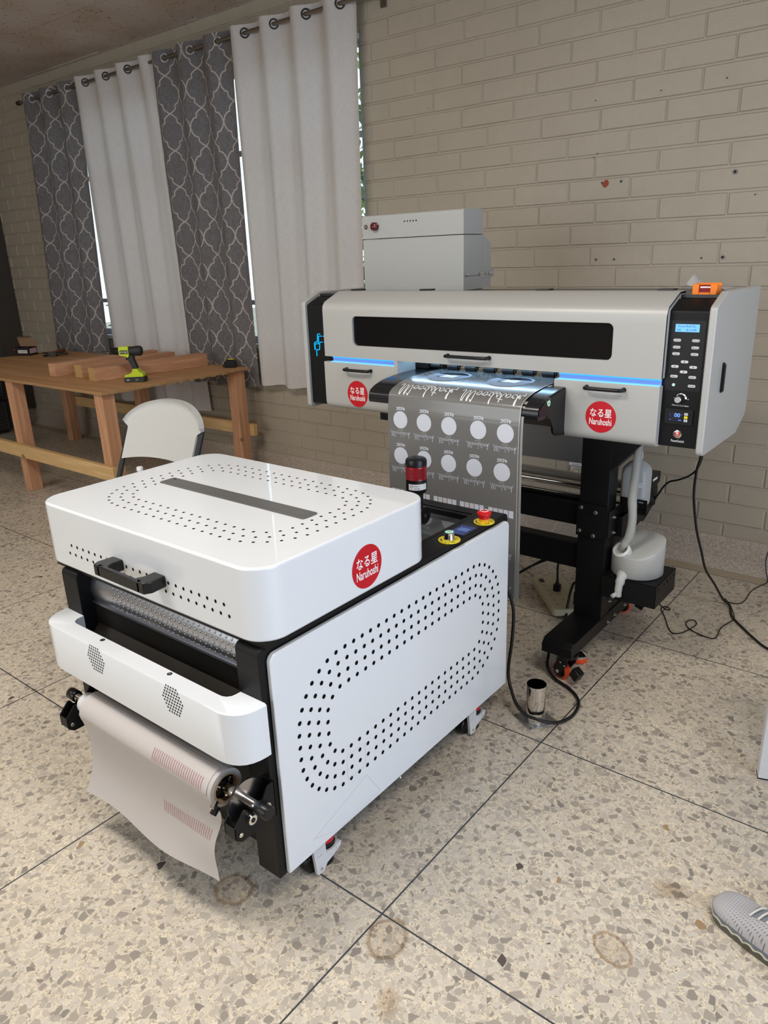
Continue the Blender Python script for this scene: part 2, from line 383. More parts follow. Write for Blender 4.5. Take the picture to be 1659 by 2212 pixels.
def ceiling_mat():
    m = mat('acoustic_tile', (0.52, 0.46, 0.41), 0.9, spec=0.1); ns, ln, b = nodes(m)
    geo = N(ns, 'ShaderNodeNewGeometry')
    mp = N(ns, 'ShaderNodeMapping'); mp.inputs['Scale'].default_value = (1.0, 0.45, 1.0); ln.new(geo.outputs['Position'], mp.inputs[0])
    v = N(ns, 'ShaderNodeTexNoise', inp={'Scale': 85.0, 'Detail': 2.0, 'Roughness': 0.5}); ln.new(mp.outputs[0], v.inputs['Vector'])
    r = N(ns, 'ShaderNodeValToRGB'); r.color_ramp.elements[0].position = 0.30; r.color_ramp.elements[1].position = 0.36
    r.color_ramp.elements[0].color = (0.15, 0.10, 0.07, 1); r.color_ramp.elements[1].color = (0.52, 0.46, 0.41, 1); ln.new(v.outputs['Fac'], r.inputs[0])
    s = N(ns, 'ShaderNodeTexNoise', inp={'Scale': 1.6, 'Detail': 5.0}); ln.new(geo.outputs['Position'], s.inputs['Vector'])
    sr = N(ns, 'ShaderNodeValToRGB'); sr.color_ramp.elements[0].position = 0.42; sr.color_ramp.elements[0].color = (1, 1, 1, 1); sr.color_ramp.elements[1].position = 0.72; sr.color_ramp.elements[1].color = (0.80, 0.68, 0.56, 1)
    ln.new(s.outputs['Fac'], sr.inputs[0])
    mx = N(ns, 'ShaderNodeMix', data_type='RGBA', blend_type='MULTIPLY'); mx.inputs[0].default_value = 1.0; ln.new(r.outputs[0], mx.inputs[6]); ln.new(sr.outputs[0], mx.inputs[7])
    ln.new(mx.outputs[2], b.inputs['Base Color'])
    bp = N(ns, 'ShaderNodeBump', inp={'Strength': 0.5, 'Distance': 0.003}); ln.new(v.outputs['Fac'], bp.inputs['Height']); ln.new(bp.outputs[0], b.inputs['Normal'])
    return m
# ceiling: slab plus slightly uneven square tiles in one mesh
M_gap = mat('tile_gap', (0.10, 0.08, 0.07), 0.9)
b = B(); b.box(XL-0.3, XR+0.2, YF-0.2, YW+0.05, ZC+0.012, ZC+0.1, 1)
TX, TS = 1.25, 0.632
x = -5.82 - TX*3
while x < XR:
    y = 3.825
    while y > YF - TS:
        t = [ZC + rnd.uniform(-0.004, 0.004) for _ in range(4)]
        g = 0.0035
        vs = [(x+g, y+g, t[0]), (x+TX-g, y+g, t[1]), (x+TX-g, y+TS-g, t[2]), (x+g, y+TS-g, t[3])]
        b.add(vs + [(p[0], p[1], ZC+0.012) for p in vs], [(0,1,2,3)[::-1], (0,1,5,4), (1,2,6,5), (2,3,7,6), (3,0,4,7)], 0)
        y -= TS
    x += TX
b.build('ceiling', [ceiling_mat(), M_gap], smooth=0, kind='structure')
M_lampglow = mat('lamp_diffuser', (0.9, 0.9, 0.9), 0.4, emit=(1.0, 0.93, 0.83), es=2.0)
for i, (lx, ly) in enumerate(CEIL_LIGHTS):
    L = thing('ceiling_light', (lx, ly, ZC), ('recessed fluorescent ceiling light above the curing machine', 'recessed fluorescent ceiling light nearest the right-hand doorway', 'recessed fluorescent ceiling light at the left end, before the workbench')[i], 'ceiling light', 'recessed ceiling lights')
    B().box(lx-0.61, lx+0.61, ly-0.31, ly+0.31, ZC-0.022, ZC-0.003).build('lamp_frame', M_white, L)
    B().box(lx-0.585, lx+0.585, ly-0.285, ly+0.285, ZC-0.028, ZC-0.0225).build('diffuser', M_lampglow, L)

# back wall of long painted bricks, built course by course as one surface
b = B()
H, Lb, mj = 0.1059, 0.320, 0.0045
b.box(XL-0.3, WX0, YW+0.006, YW+0.12, 0, ZC+0.05); b.box(WX1, XR+0.2, YW+0.006, YW+0.12, 0, ZC+0.05)
b.box(WX0, WX1, YW+0.006, YW+0.12, 0, WZ0-0.02); b.box(WX0, WX1, YW+0.006, YW+0.12, WZ1, ZC+0.05)
r2 = random.Random(11)
def brick(x0, x1, z0, z1):
    if z1 - z0 < 0.02 or x1 - x0 < 0.02: return
    j = [r2.uniform(-0.0016, 0.0016) for _ in range(8)]; d = YW + r2.uniform(-0.0022, 0.0010); e = 0.006
    ins = [(x0+e, d, z0+e+j[0]), (x1-e, d, z0+e+j[1]), (x1-e, d, z1-e+j[2]), (x0+e, d, z1-e+j[3])]
    out = [(x0, d+0.009, z0+j[0]), (x1, d+0.009, z0+j[1]), (x1, d+0.009, z1+j[2]), (x0, d+0.009, z1+j[3])]
    b.add(ins + out, [(0,1,2,3), (4,5,1,0), (5,6,2,1), (6,7,3,2), (7,4,0,3)])
k = 0; z = 0.019 + H
while z < ZC:
    zt = z + H
    x = XL - 0.3 + (0.5*Lb if k % 2 else 0) + r2.uniform(-0.02, 0.02) + 0.06
    while x < XR + 0.1:
        x1 = x + Lb + r2.uniform(-0.004, 0.004)
        a0, a1 = x + mj*0.35, x1 - mj*0.35; z0, z1 = max(0.16, z + mj), min(zt - mj*0.2, ZC+0.02)
        if z1 > WZ0 and z0 < WZ1 and a1 > WX0 and a0 < WX1:
            if a0 < WX0: brick(a0, WX0, z0, z1)
            if a1 > WX1: brick(WX1, a1, z0, z1)
            if z0 < WZ0 - 0.02 and a0 >= WX0 - 0.2: brick(max(a0, WX0), min(a1, WX1), z0, WZ0 - 0.02)
            if z1 > WZ1 + 0.02: brick(max(a0, WX0), min(a1, WX1), WZ1, z1)
        else: brick(a0, a1, z0, z1)
        x = x1
    z = zt; k += 1
# old screw holes and a chipped patch in the paint
M_hole = mat('drilled_hole', (0.03, 0.02, 0.015), 0.9); M_rust = mat('exposed_red_brick', (0.30, 0.07, 0.035), 0.9); M_plug = mat('grey_wall_plug', (0.25, 0.25, 0.24), 0.7)
WH = [(-1.72,2.28,.003,0),(-1.401,2.278,.003,0),(-1.112,2.286,.003,0),(-1.715,2.026,.003,0),(-1.697,2.042,.003,0),(-1.664,1.905,.004,1),(-1.566,1.904,.0045,1),
      (-1.036,1.901,.0065,1),(-0.94,1.799,.003,0),(-1.674,1.54,.0045,1),(-1.577,1.539,.005,0),(-1.146,1.535,.004,0),(-1.05,1.536,.006,1),(-2.721,2.377,.002,0),(-2.688,2.265,.002,0)]
for (hx, hz, r, rim) in WH:
    if rim: b.disc((hx, YW-0.0034, hz), X_, Z_, r*1.7, n=14, mi=3)
    b.disc((hx, YW-0.0042, hz), X_, Z_, r, n=12, mi=1)
cp = [(hx_, hz_) for hx_, hz_ in ((-1.657,1.91),(-1.645,1.918),(-1.634,1.915),(-1.628,1.903),(-1.633,1.89),(-1.645,1.882),(-1.656,1.884),(-1.663,1.897))][::-1]
b.add([(p[0], YW-0.0038, p[1]) for p in cp], [tuple(range(len(cp)))], 2)
# the boards the window sits in
b.build('wall_back', [M_wall, M_hole, M_rust, M_plug], smooth=0, kind='structure')

# terrazzo cove base
M_base = mat('terrazzo_base', (0.43, 0.36, 0.29), 0.55); speckle(M_base, 120, 0.28, 0.2, 200)
prof = [(YW-0.012, 0.168), (YW-0.016, 0.160), (YW-0.018, 0.055), (YW-0.026, 0.03), (YW-0.045, 0.010), (YW-0.05, 0.0), (YW+0.02, 0.0), (YW+0.02, 0.168)]
B().prism(prof, 0, XL, XR).build('baseboard_back', M_base, smooth=50, kind='structure')

# other walls (mostly out of the picture)
b = B(); b.box(XL-0.12, XL, YF, YW, 0, ZC+0.05); b.build('wall_left', M_plain, smooth=0, kind='structure')
b = B(); b.box(XR, XR+0.12, YF, -0.35, 0, ZC+0.05); b.box(XR, XR+0.12, 2.15, YW, 0, ZC+0.05); b.box(XR, XR+0.12, -0.35, 2.15, 2.45, ZC+0.05)
b.build('wall_right', M_plain, smooth=0, kind='structure')
b = B(); b.box(XL, -5.4, YF-0.12, YF, 0, ZC+0.05); b.box(-1.0, XR, YF-0.12, YF, 0, ZC+0.05); b.box(-5.4, -1.0, YF-0.12, YF, 0, 1.05); b.box(-5.4, -1.0, YF-0.12, YF, 2.75, ZC+0.05)
b.build('wall_front', M_plain, smooth=0, kind='structure')

# window: aluminium frames, glass, reveal
M_alu = mat('window_aluminium', (0.50, 0.52, 0.55), 0.4, metal=0.3)
M_sill = mat('white_window_paint', (0.62, 0.60, 0.58), 0.5)
def glass_mat():
    m = D.materials.new('window_glass'); m.use_nodes = True; ns, ln = m.node_tree.nodes, m.node_tree.links; ns.clear()
    o = N(ns, 'ShaderNodeOutputMaterial'); t = N(ns, 'ShaderNodeBsdfTransparent'); g = N(ns, 'ShaderNodeBsdfGlossy', inp={'Roughness': 0.03}); mx = N(ns, 'ShaderNodeMixShader', inp={0: 0.06})
    t.inputs[0].default_value = (0.93, 0.96, 0.97, 1)
    ln.new(t.outputs[0], mx.inputs[1]); ln.new(g.outputs[0], mx.inputs[2]); ln.new(mx.outputs[0], o.inputs[0]); return m
M_glass = glass_mat()
W = D.objects.new('window_1', None); COL.objects.link(W); W.location = ((WX0+WX1)/2, YW+0.07, WZ0); W['_o'] = tuple(W.location); W['kind'] = 'structure'
b = B()
f0, f1 = YW+0.05, YW+0.09
b.box(WX0, WX1, f0, f1, WZ0, WZ0+0.05); b.box(WX0, WX1, f0, f1, WZ1-0.05, WZ1)
for x in (WX0, -6.13, -5.13, -4.24, WX1-0.05): b.box(x, x+0.05, f0, f1, WZ0+0.05, WZ1-0.05)
for z in (1.28, 2.30): b.box(WX0+0.05, WX1-0.05, f0+0.005, f1-0.005, z, z+0.035)
b.build('window_frame', M_alu, W, bevel=0.003)
B().box(WX0, WX1, YW+0.068, YW+0.072, WZ0+0.05, WZ1-0.05).build('window_pane', M_glass, W, smooth=0)
b = B(); b.box(WX0-0.0, WX1+0.0, YW-0.02, YW+0.12, WZ0-0.035, WZ0); b.box(WX0, WX1, YW-0.006, YW+0.05, WZ1-0.03, WZ1+0.0)
b.build('window_sill', M_sill, W, bevel=0.004)

# ------------------------------------------------------------------ outside the window: ground and shrubs
M_soil = mat('dry_ground', (0.35, 0.30, 0.22), 0.9); speckle(M_soil, 6, 0.3)
B().box(-22, 8, YW+0.2, 24, -0.25, -0.1).build('ground_outside', M_soil, smooth=0, kind='structure')
def leaf_mat(name, c1, c2):
    m = mat(name, c1, 0.5); ns, ln, b_ = nodes(m); oi = N(ns, 'ShaderNodeNewGeometry'); r = N(ns, 'ShaderNodeValToRGB')
    r.color_ramp.elements[0].color = (*c1, 1); r.color_ramp.elements[1].color = (*c2, 1); ln.new(oi.outputs['Random Per Island'], r.inputs[0]); ln.new(r.outputs[0], b_.inputs['Base Color'])
    return m
M_leafA = leaf_mat('shrub_leaf', (0.03, 0.10, 0.015), (0.30, 0.42, 0.07)); M_bark = mat('shrub_bark', (0.10, 0.07, 0.05), 0.9)
def shrub(name, x, y, rx, h, n, label, seed):
    q = random.Random(seed); t = thing(name, (x, y, -0.1), label, 'tree', 'trees outside the window')
    s = B(); s.tube([(x, y, -0.1), (x+0.05, y, h*0.4), (x-0.04, y+0.05, h*0.8)], 0.05, 8, radii=[0.07, 0.04, 0.02])
    for k in range(7):
        a = q.uniform(0, 6.28); s.tube([(x, y, h*q.uniform(0.3, 0.6)), (x+rx*0.5*math.cos(a), y+rx*0.5*math.sin(a), h*q.uniform(0.6, 0.9))], 0.015, 5)
    s.build('trunk', M_bark, t)
    f = B()
    for k in range(n):
        a = q.uniform(0, 6.28); u = q.random()**0.5; zz = q.uniform(0.12, 1.0)*h; w_ = rx*(1-0.5*abs(zz/h-0.55)) * u
        c = Vector((x + w_*math.cos(a), y + w_*math.sin(a), zz)); sz = q.uniform(0.03, 0.075)
        d = Vector((q.uniform(-1,1), q.uniform(-1,1), q.uniform(-1,0.3))).normalized(); e = d.orthogonal().normalized()*sz*0.4
        f.add([c - d*sz, c + e, c + d*sz, c - e], [(0,1,2,3)])
    f.build('foliage', M_leafA, t, smooth=0)
shrub('shrub', -3.6, 5.3, 0.8, 3.3, 3600, 'leafy green tree outside, seen through the right-hand window gap beside the long white curtain', 1)
shrub('shrub', -5.4, 6.1, 0.75, 2.4, 2600, 'leafy green tree outside, behind the gap between the two middle curtains', 2)
shrub('shrub', -7.6, 5.6, 0.8, 1.9, 2800, 'low leafy tree outside, behind the gap right of the leftmost patterned curtain', 3)
shrub('shrub', -9.3, 6.8, 0.9, 2.6, 2400, 'farthest leafy tree outside at the left end of the window', 4)

# ------------------------------------------------------------------ powder shaking and curing machine
M_clearplate = mat('smoked_glass_lid', (0.05, 0.055, 0.06), 0.04, spec=0.6)
M_alubrush = mat('perforated_aluminium', (0.50, 0.51, 0.55), 0.30, metal=1.0)
M_yellow = mat('yellow_plate', (0.75, 0.62, 0.02), 0.4); M_redplastic = mat('red_button', (0.60, 0.01, 0.015), 0.3)
M_darkink = mat('dark_lettering', (0.03, 0.03, 0.03), 0.5)
MX0, MX1 = -2.012, -1.150     # body sides
MY0, MY1 = 0.957, 2.085
S = thing('powder_curing_machine', ((MX0+MX1)/2, 1.5, 0.0), 'large white and black machine on casters with rings of small holes in lid and side', 'machine')

def holes(b, pts, o, u, v, r, mi, n=10, out=0.0004, rv=None):
    nrm = Vector(u).cross(Vector(v))
    for p in pts: b.disc(Vector(o) + Vector(u)*p[0] + Vector(v)*p[1] + nrm*out, u, v, r, rv, n=n, mi=mi)
def ring(x0, x1, y0, y1, r, step, phase=0.0):
    """points spaced along a rounded rectangle"""
    P = [Vector(p) for p in rr(x0, x1, y0, y1, r, 10)]; L = [0]
    for i in range(len(P)): L.append(L[-1] + (P[(i+1)%len(P)]-P[i]).length)
    n = max(1, round(L[-1]/step)); out = []; k = 0
    for i in range(n):
        d = ((i+phase) % n) * L[-1]/n
        k = 0
        while L[k+1] < d: k += 1
        t = (d-L[k])/max(1e-9, L[k+1]-L[k]); q = P[k%len(P)].lerp(P[(k+1)%len(P)], t); out.append((q.x, q.y))
    return out

# side panel (white, bolted on the right side)
pz = rr(0.979, 2.070, 0.122, 0.750, 0.022, 4, (0, 0, 1, 1))
b = B(); b.prism(pz, 0, -1.164, MX1, 0)
pts = []
for k, (in_, ph) in enumerate(((0, 0), (0.034, 0.5), (0.068, 0), (0.102, 0.5))):
    pts += ring(1.049+in_, 2.008-in_, 0.256+in_, 0.660-in_, max(0.05, 0.170-in_), 0.0345, ph)
holes(b, pts, (MX1, 0, 0), Y_, Z_, 0.0064, 1, 12)
b.cyl((MX1-0.002, 1.44, 0.119), (MX1+0.003, 1.44, 0.119), 0.005, mi=2, n=10)
def outline(bb, loop, o, u, v, wd, mi, out=0.0005):
    n = len(loop); nrm = Vector(u).cross(Vector(v)); o = Vector(o)
    for i in range(n):
        p, q = Vector(loop[i]), Vector(loop[(i+1)%n]); d = (q-p)
        if d.length < 1e-6: continue
        s_ = Vector((-d.y, d.x)).normalized()*wd/2
        bb.add([o + Vector(u)*a.x + Vector(v)*a.y + nrm*out for a in (p-s_, q-s_, q+s_, p+s_)], [(0,1,2,3)], mi)
outline(b, rr(1.212, 1.288, 0.26, 0.335, 0.006, 2), (MX1, 0, 0), Y_, Z_, 0.0008, 3)
outline(b, [(1.07, 0.165), (1.16, 0.128), (1.345, 0.136), (1.29, 0.225)][::1], (MX1, 0, 0), Y_, Z_, 0.0006, 3)
b.build('side_panel', [M_white, M_darkhole, M_screw, mat('tape_outline', (0.50, 0.52, 0.56), 0.5)], S, smooth=30, bevel=0.004)
# black body
b = B()
top = 0.768
fz = roundpoly([(0.957, 0.114), (2.085, 0.114), (2.085, top), (0.957, top)], [0, 0.01, 0.02, 0.02], 5)
b.prism(fz, 0, -1.165, -1.243); b.build('side_frame', M_black, S, bevel=0.0015); b = B()
b.prism(fz, 0, -2.012, -1.932)                                             # left cheek
b.build('side_frame', M_black, S, bevel=0.0015)
b = B()
b.box(-1.932, -1.243, 1.30, 2.07, 0.13, 0.60)                               
b.box(-1.932, -1.243, 1.12, 1.30, 0.13, 0.40)
b.box(-1.932, -1.243, 1.00, 1.13, 0.13, 0.50)
b.box(-1.932, -1.243, 0.975, 1.00, 0.20, 0.505)
b.box(-1.932, -1.243, 0.985, 1.30, 0.50, 0.56)
b.box(-1.932, -1.243, 1.30, 1.60, 0.60, 0.765)
for (sx_, sy_, sz_) in ((-1.931, 1.02, 0.742), (-1.931, 1.04, 0.668), (-1.931, 1.06, 0.645), (-1.931, 1.05, 0.615)): b.cyl((sx_, sy_, sz_), (sx_+0.004, sy_, sz_), 0.005, mi=1, n=8)
b.cyl((-1.52, 1.0, 0.572), (-1.52, 0.996, 0.576), 0.004, mi=1, n=8)
b.build('inner_chassis', [M_black, M_screw], S, smooth=0, bevel=0.001)
# brown baffle plate under the roller
b = B(); b.box(-1.93, -1.245, 0.997, 1.002, 0.585, 0.666)
b.quad((-1.925, 0.965, 0.563), (-1.25, 0.965, 0.563), (-1.25, 0.998, 0.60), (-1.925, 0.998, 0.60))
b.build('baffle_plate', mat('dark_bronze_plate', (0.035, 0.030, 0.026), 0.3, metal=0.6), S, smooth=0)
# perforated suction roller
RC = (1.066, 0.703); RR = 0.073
b = B(); b.cyl((-1.931, *RC), (-1.245, *RC), RR, n=64, mi=0)
b.box(-1.931, -1.245, 0.993, 1.000, 0.664, 0.671, 0)
for k in range(9):
    a = math.radians(112 + k*10.5)
    nrm = Vector((0, math.cos(a), math.sin(a))); t = Vector((0, -math.sin(a), math.cos(a))); 
    for i in range(27):
        x = -1.815 + (i + (0.5 if k % 2 else 0))*0.0212
        if x > -1.262: continue
        c = Vector((x, RC[0], RC[1])) + nrm*(RR+0.0004)
        b.disc(c, X_, t if X_.cross(t).dot(nrm) > 0 else -t, 0.0039, n=8, mi=1)
        b.disc(c + t*(-0.0008) + nrm*0.0002, X_, t if X_.cross(t).dot(nrm) > 0 else -t, 0.0029, 0.0025, n=7, mi=2)
b.build('suction_roller', [M_alubrush, mat('punched_rim', (0.07, 0.07, 0.08), 0.4, metal=0.8), mat('punched_centre', (0.9, 0.9, 0.92), 0.35, metal=0.2)], S, smooth=40)

# lid
LX0, LX1, LY0, LY1, LZ0, LZ1 = -2.078, -1.133, 0.953, 1.597, 0.786, 0.968
b = B(); b.prism(rr(LX0, LX1, LY0, LY1, 0.072, 10), 2, LZ0, LZ1, 0)
pts = []
for in_, ph in ((0, 0), (0.033, 0.5), (0.066, 0)):
    pts += ring(-1.968+in_, -1.205-in_, 1.055+in_, 1.518-in_, max(0.05, 0.150-in_), 0.034, ph)
holes(b, pts, (0, 0, LZ1), X_, Y_, 0.0043, 1, 10)
pts = []
for r_, (zz, off) in enumerate(((0.861, 0.0), (0.835, 0.5))):
    for i in range(24):
        x = -1.914 + (i - off)*0.0298
        if -1.83 < x < -1.45 and r_ == 0 and False: continue
        if x < -1.24: pts.append((x, zz))
holes(b, pts, (0, LY0, 0), X_, Z_, 0.0042, 1, 10, rv=0.0048)
for i in range(8):   # small vents on the right rear of the lid
    for j in range(2): pass
b.build('lid', [M_white, M_darkhole], S, bevel=0.006, seg=3, smooth=30)
b = B(); b.box(LX0+0.02, LX1-0.02, LY0+0.02, LY1-0.02, 0.765, 0.787); b.build('lid_seal', M_black, S, smooth=0)
b = B(); b.prism(rr(-1.907, -1.292, 1.256, 1.312, 0.008, 3), 2, LZ1, LZ1+0.003, 0)
b.box(-1.893, -1.306, 1.27, 1.298, LZ1+0.003, LZ1+0.0034, 0); b.disc((-1.89, 1.303, LZ1+0.0034), X_, Y_, 0.004, mi=1)
b.build('sight_window', [mat('smoked_strip', (0.10, 0.098, 0.095), 0.25), M_darkhole], S, smooth=0, bevel=0.001)
# lid handle: two angled feet and a flat bar
b = B()
HX0, HX1 = -1.702, -1.476; hy = LY0 - 0.062; z0, z1 = 0.848, 0.878
for sx_, d in ((HX0, 1), (HX1, -1)):
    P = [(sx_, LY0), (sx_+d*0.045, LY0), (sx_+d*0.043, LY0-0.03), (sx_+d*0.052, hy+0.014), (sx_+d*0.03, hy), (sx_+d*0.006, hy), (sx_-d*0.004, hy+0.018)]
    b.prism(P if d > 0 else P[::-1], 2, z0, z1)
b.box(HX0+0.02, HX1-0.02, hy, hy+0.013, z0, z1)
b.build('lid_handle', M_plasticblack, S, smooth=30, bevel=0.003)
# round maker's sticker
def emblem(b, c, u, v, r, mi_red=0, mi_ink=1, out=0.0008):
    c, u, v = Vector(c), Vector(u), Vector(v); n = u.cross(v)
    b.disc(c + n*out, u, v, r, n=48, mi=mi_red)
    b.text('なる星', c + n*(out+0.0003) + v*r*0.26, u, v, r*0.52, mi_ink, width=r*1.42, ext=0.0002, bold=0.012)
    b.text('Naruhoshi', c + n*(out+0.0003) - v*r*0.30, u, v, r*0.42, mi_ink, width=r*1.46, ext=0.0002, bold=0.012)
b = B(); emblem(b, (LX1, 1.312, 0.857), Y_, Z_, 0.058); b.build('round_sticker', [M_red, M_ink], S, smooth=0)

# front catch shelf: C-shaped white hood with two vent patches
SH = [(-1.153, MY0)]
SH = roundpoly([(-1.150, MY0), (-2.022, MY0), (-2.022, 0.868), (-1.150, 0.868)], [0, 0, 0.088, 0.088], 8)
inner = roundpoly([(-1.238, MY0-0.001), (-1.238, 0.917), (-1.925, 0.917), (-1.925, MY0-0.001)], [0, 0.03, 0.03, 0], 6)
b = B()
# top plate with the bay cut out, built as a strip between outer and inner outlines
outer = [Vector(p) for p in SH[1:] + [SH[0]]]          # left rear -> round the front -> right rear
inn = [Vector(p) for p in inner[::-1]]
def resample(P, n):
    L = [0]
    for i in range(len(P)-1): L.append(L[-1] + (P[i+1]-P[i]).length)
    out = []
    for i in range(n+1):
        d = L[-1]*i/n; k = 0
        while k < len(P)-2 and L[k+1] < d: k += 1
        out.append(P[k].lerp(P[k+1], (d-L[k])/max(1e-9, L[k+1]-L[k])))
    return out
NS = 60; oo = resample(outer, NS); ii = resample(inn, NS)
zt, zb = 0.637, 0.499
vs = []
for p, q in zip(oo, ii): vs += [(p.x, p.y, zb), (p.x, p.y, zt-0.004), (p.x + (q.x-p.x)*0.06, p.y + (q.y-p.y)*0.06, zt), (q.x, q.y, zt), (q.x, q.y, zt-0.012), (q.x, q.y, zb)]
fs = []
for i in range(NS):
    for k in range(5): a = i*6+k; c_ = (i+1)*6+k; fs.append((a, c_, c_+1, a+1))
    fs.append((i*6+5, (i+1)*6+5, (i+1)*6, i*6))
b.add(vs, [f[::-1] for f in fs], 0)
for cx_ in (-1.725, -1.388):
    hx = []
    for row in range(-4, 5):
        w_ = 9 - abs(row)
        for i in range(w_): hx.append((cx_ + (i-(w_-1)/2)*0.0096, 0.603 + row*0.0090))
    holes(b, hx, (0, 0.868, 0), X_, Z_, 0.0029, 1, 8, rv=0.0031)
for sx_ in (-1.745, -1.445): b.disc((sx_, 0.906, zt+0.0006), X_, Y_, 0.007, mi=1, n=14); b.disc((sx_, 0.906, zt+0.0010), X_, Y_, 0.0045, mi=2, n=12)
b.build('catch_hood', [M_white, M_darkhole, M_screw], S, smooth=40, weld=True)

# rear deck, glass cover, control strip
b = B()
b.prism(roundpoly([(1.59, 0.60), (2.075, 0.60), (2.075, 0.768), (1.59, 0.768)], [0, 0, 0.008, 0], 4), 0, -1.258, -1.243)
b.box(-1.932, -1.258, 1.60, 2.05, 0.58, 0.64); b.box(-1.932, -1.258, 2.03, 2.075, 0.60, 0.762)
b.box(-1.932, -1.258, 2.000, 2.012, 0.74, 0.764)
b.build('rear_deck', M_black, S, bevel=0.003)
B().box(-1.932, -1.258, 1.60, 2.000, 0.738, 0.744).build('glass_cover', M_clearplate, S, smooth=0, bevel=0.001)
# stop button, start button, touch screen on the strip
def station(name, cx_, cy_, labeltxt, build):
    t = B(); t.cyl((cx_, cy_, top), (cx_, cy_, top+0.003), 0.034, n=36, mi=0)
    for i, ch in enumerate(labeltxt):
        a = math.radians(205 + i*130/(len(labeltxt)-1)); p = Vector((cx_+0.027*math.cos(a), cy_+0.027*math.sin(a), top+0.0034))
        t.text(ch, p, (-math.sin(a), math.cos(a), 0), (-math.cos(a), -math.sin(a), 0), 0.008, 1)
    build(t); return t
t = station('stop', -1.183, 1.963, 'EMERGENCY STOP', lambda t: (t.lathe([(0.003, 0.017), (0.014, 0.017)], (-1.183, 1.963, top), mi=2), t.lathe([(0.014, 0.018), (0.024, 0.019), (0.027, 0.023), (0.034, 0.023), (0.038, 0.017), (0.039, 0.0001)], (-1.183, 1.963, top), mi=3, caps=False),
    [t.tube([(-1.183+0.013*math.cos(a+j*0.35), 1.963+0.013*math.sin(a+j*0.35), top+0.0395) for j in range(6)], 0.0012, 5, mi=4) for a in (0.3, 2.4, 4.5)]))
t.build('emergency_stop_button', [M_yellow, M_darkink, mat('amber_collar', (0.75, 0.35, 0.02), 0.4), M_redplastic, M_ink], S, smooth=40)
t = station('start', -1.187, 1.766, 'POWER SWITCH', lambda t: (t.lathe([(0.003, 0.016), (0.006, 0.0175), (0.010, 0.016), (0.026, 0.0155), (0.028, 0.013)], (-1.187, 1.766, top), mi=2), t.lathe([(0.0282, 0.0125), (0.0284, 0.0105)], (-1.187, 1.766, top), mi=3), t.disc((-1.187, 1.766, top+0.0288), X_, Y_, 0.0098, mi=2)))
t.build('power_push_button', [M_yellow, M_darkink, M_chrome, mat('green_led_ring', (0.1, 0.6, 0.3), 0.3, emit=(0.2, 1.0, 0.5), es=1.2)], S, smooth=40)
M_screen = mat('lit_display', (0.02, 0.03, 0.10), 0.12, emit=(0.04, 0.08, 0.36), es=0.25)
t = B(); t.prism(rr(-1.229, -1.166, 1.814, 1.919, 0.003, 2), 2, top, top+0.002, 0); t.quad((-1.224, 1.820, top+0.0024), (-1.172, 1.820, top+0.0024), (-1.172, 1.897, top+0.0024), (-1.224, 1.897, top+0.0024), 1)
for k in range(4): t.text('20.0 130', (-1.210+k*0.009, 1.862, top+0.0028), Y_, -X_, 0.005, 2)
t.build('touch_screen', [M_plasticblack, M_screen, mat('display_digits', (0.3, 0.5, 0.9), 0.3, emit=(0.4, 0.6, 1.0), es=0.6)], S, smooth=0)
# signal tower on its bracket, behind the lid
b = B(); b.cyl((-1.377, 1.86, 0.744), (-1.377, 1.86, 0.83), 0.015, mi=0)
b.cyl((-1.340, 1.855, 0.792), (-1.380, 1.855, 0.792), 0.029, n=28); b.cyl((-1.339, 1.855, 0.792), (-1.341, 1.855, 0.792), 0.006, mi=1, n=12)
b.build('tower_bracket', [M_plasticblack, M_screw], S, smooth=40)

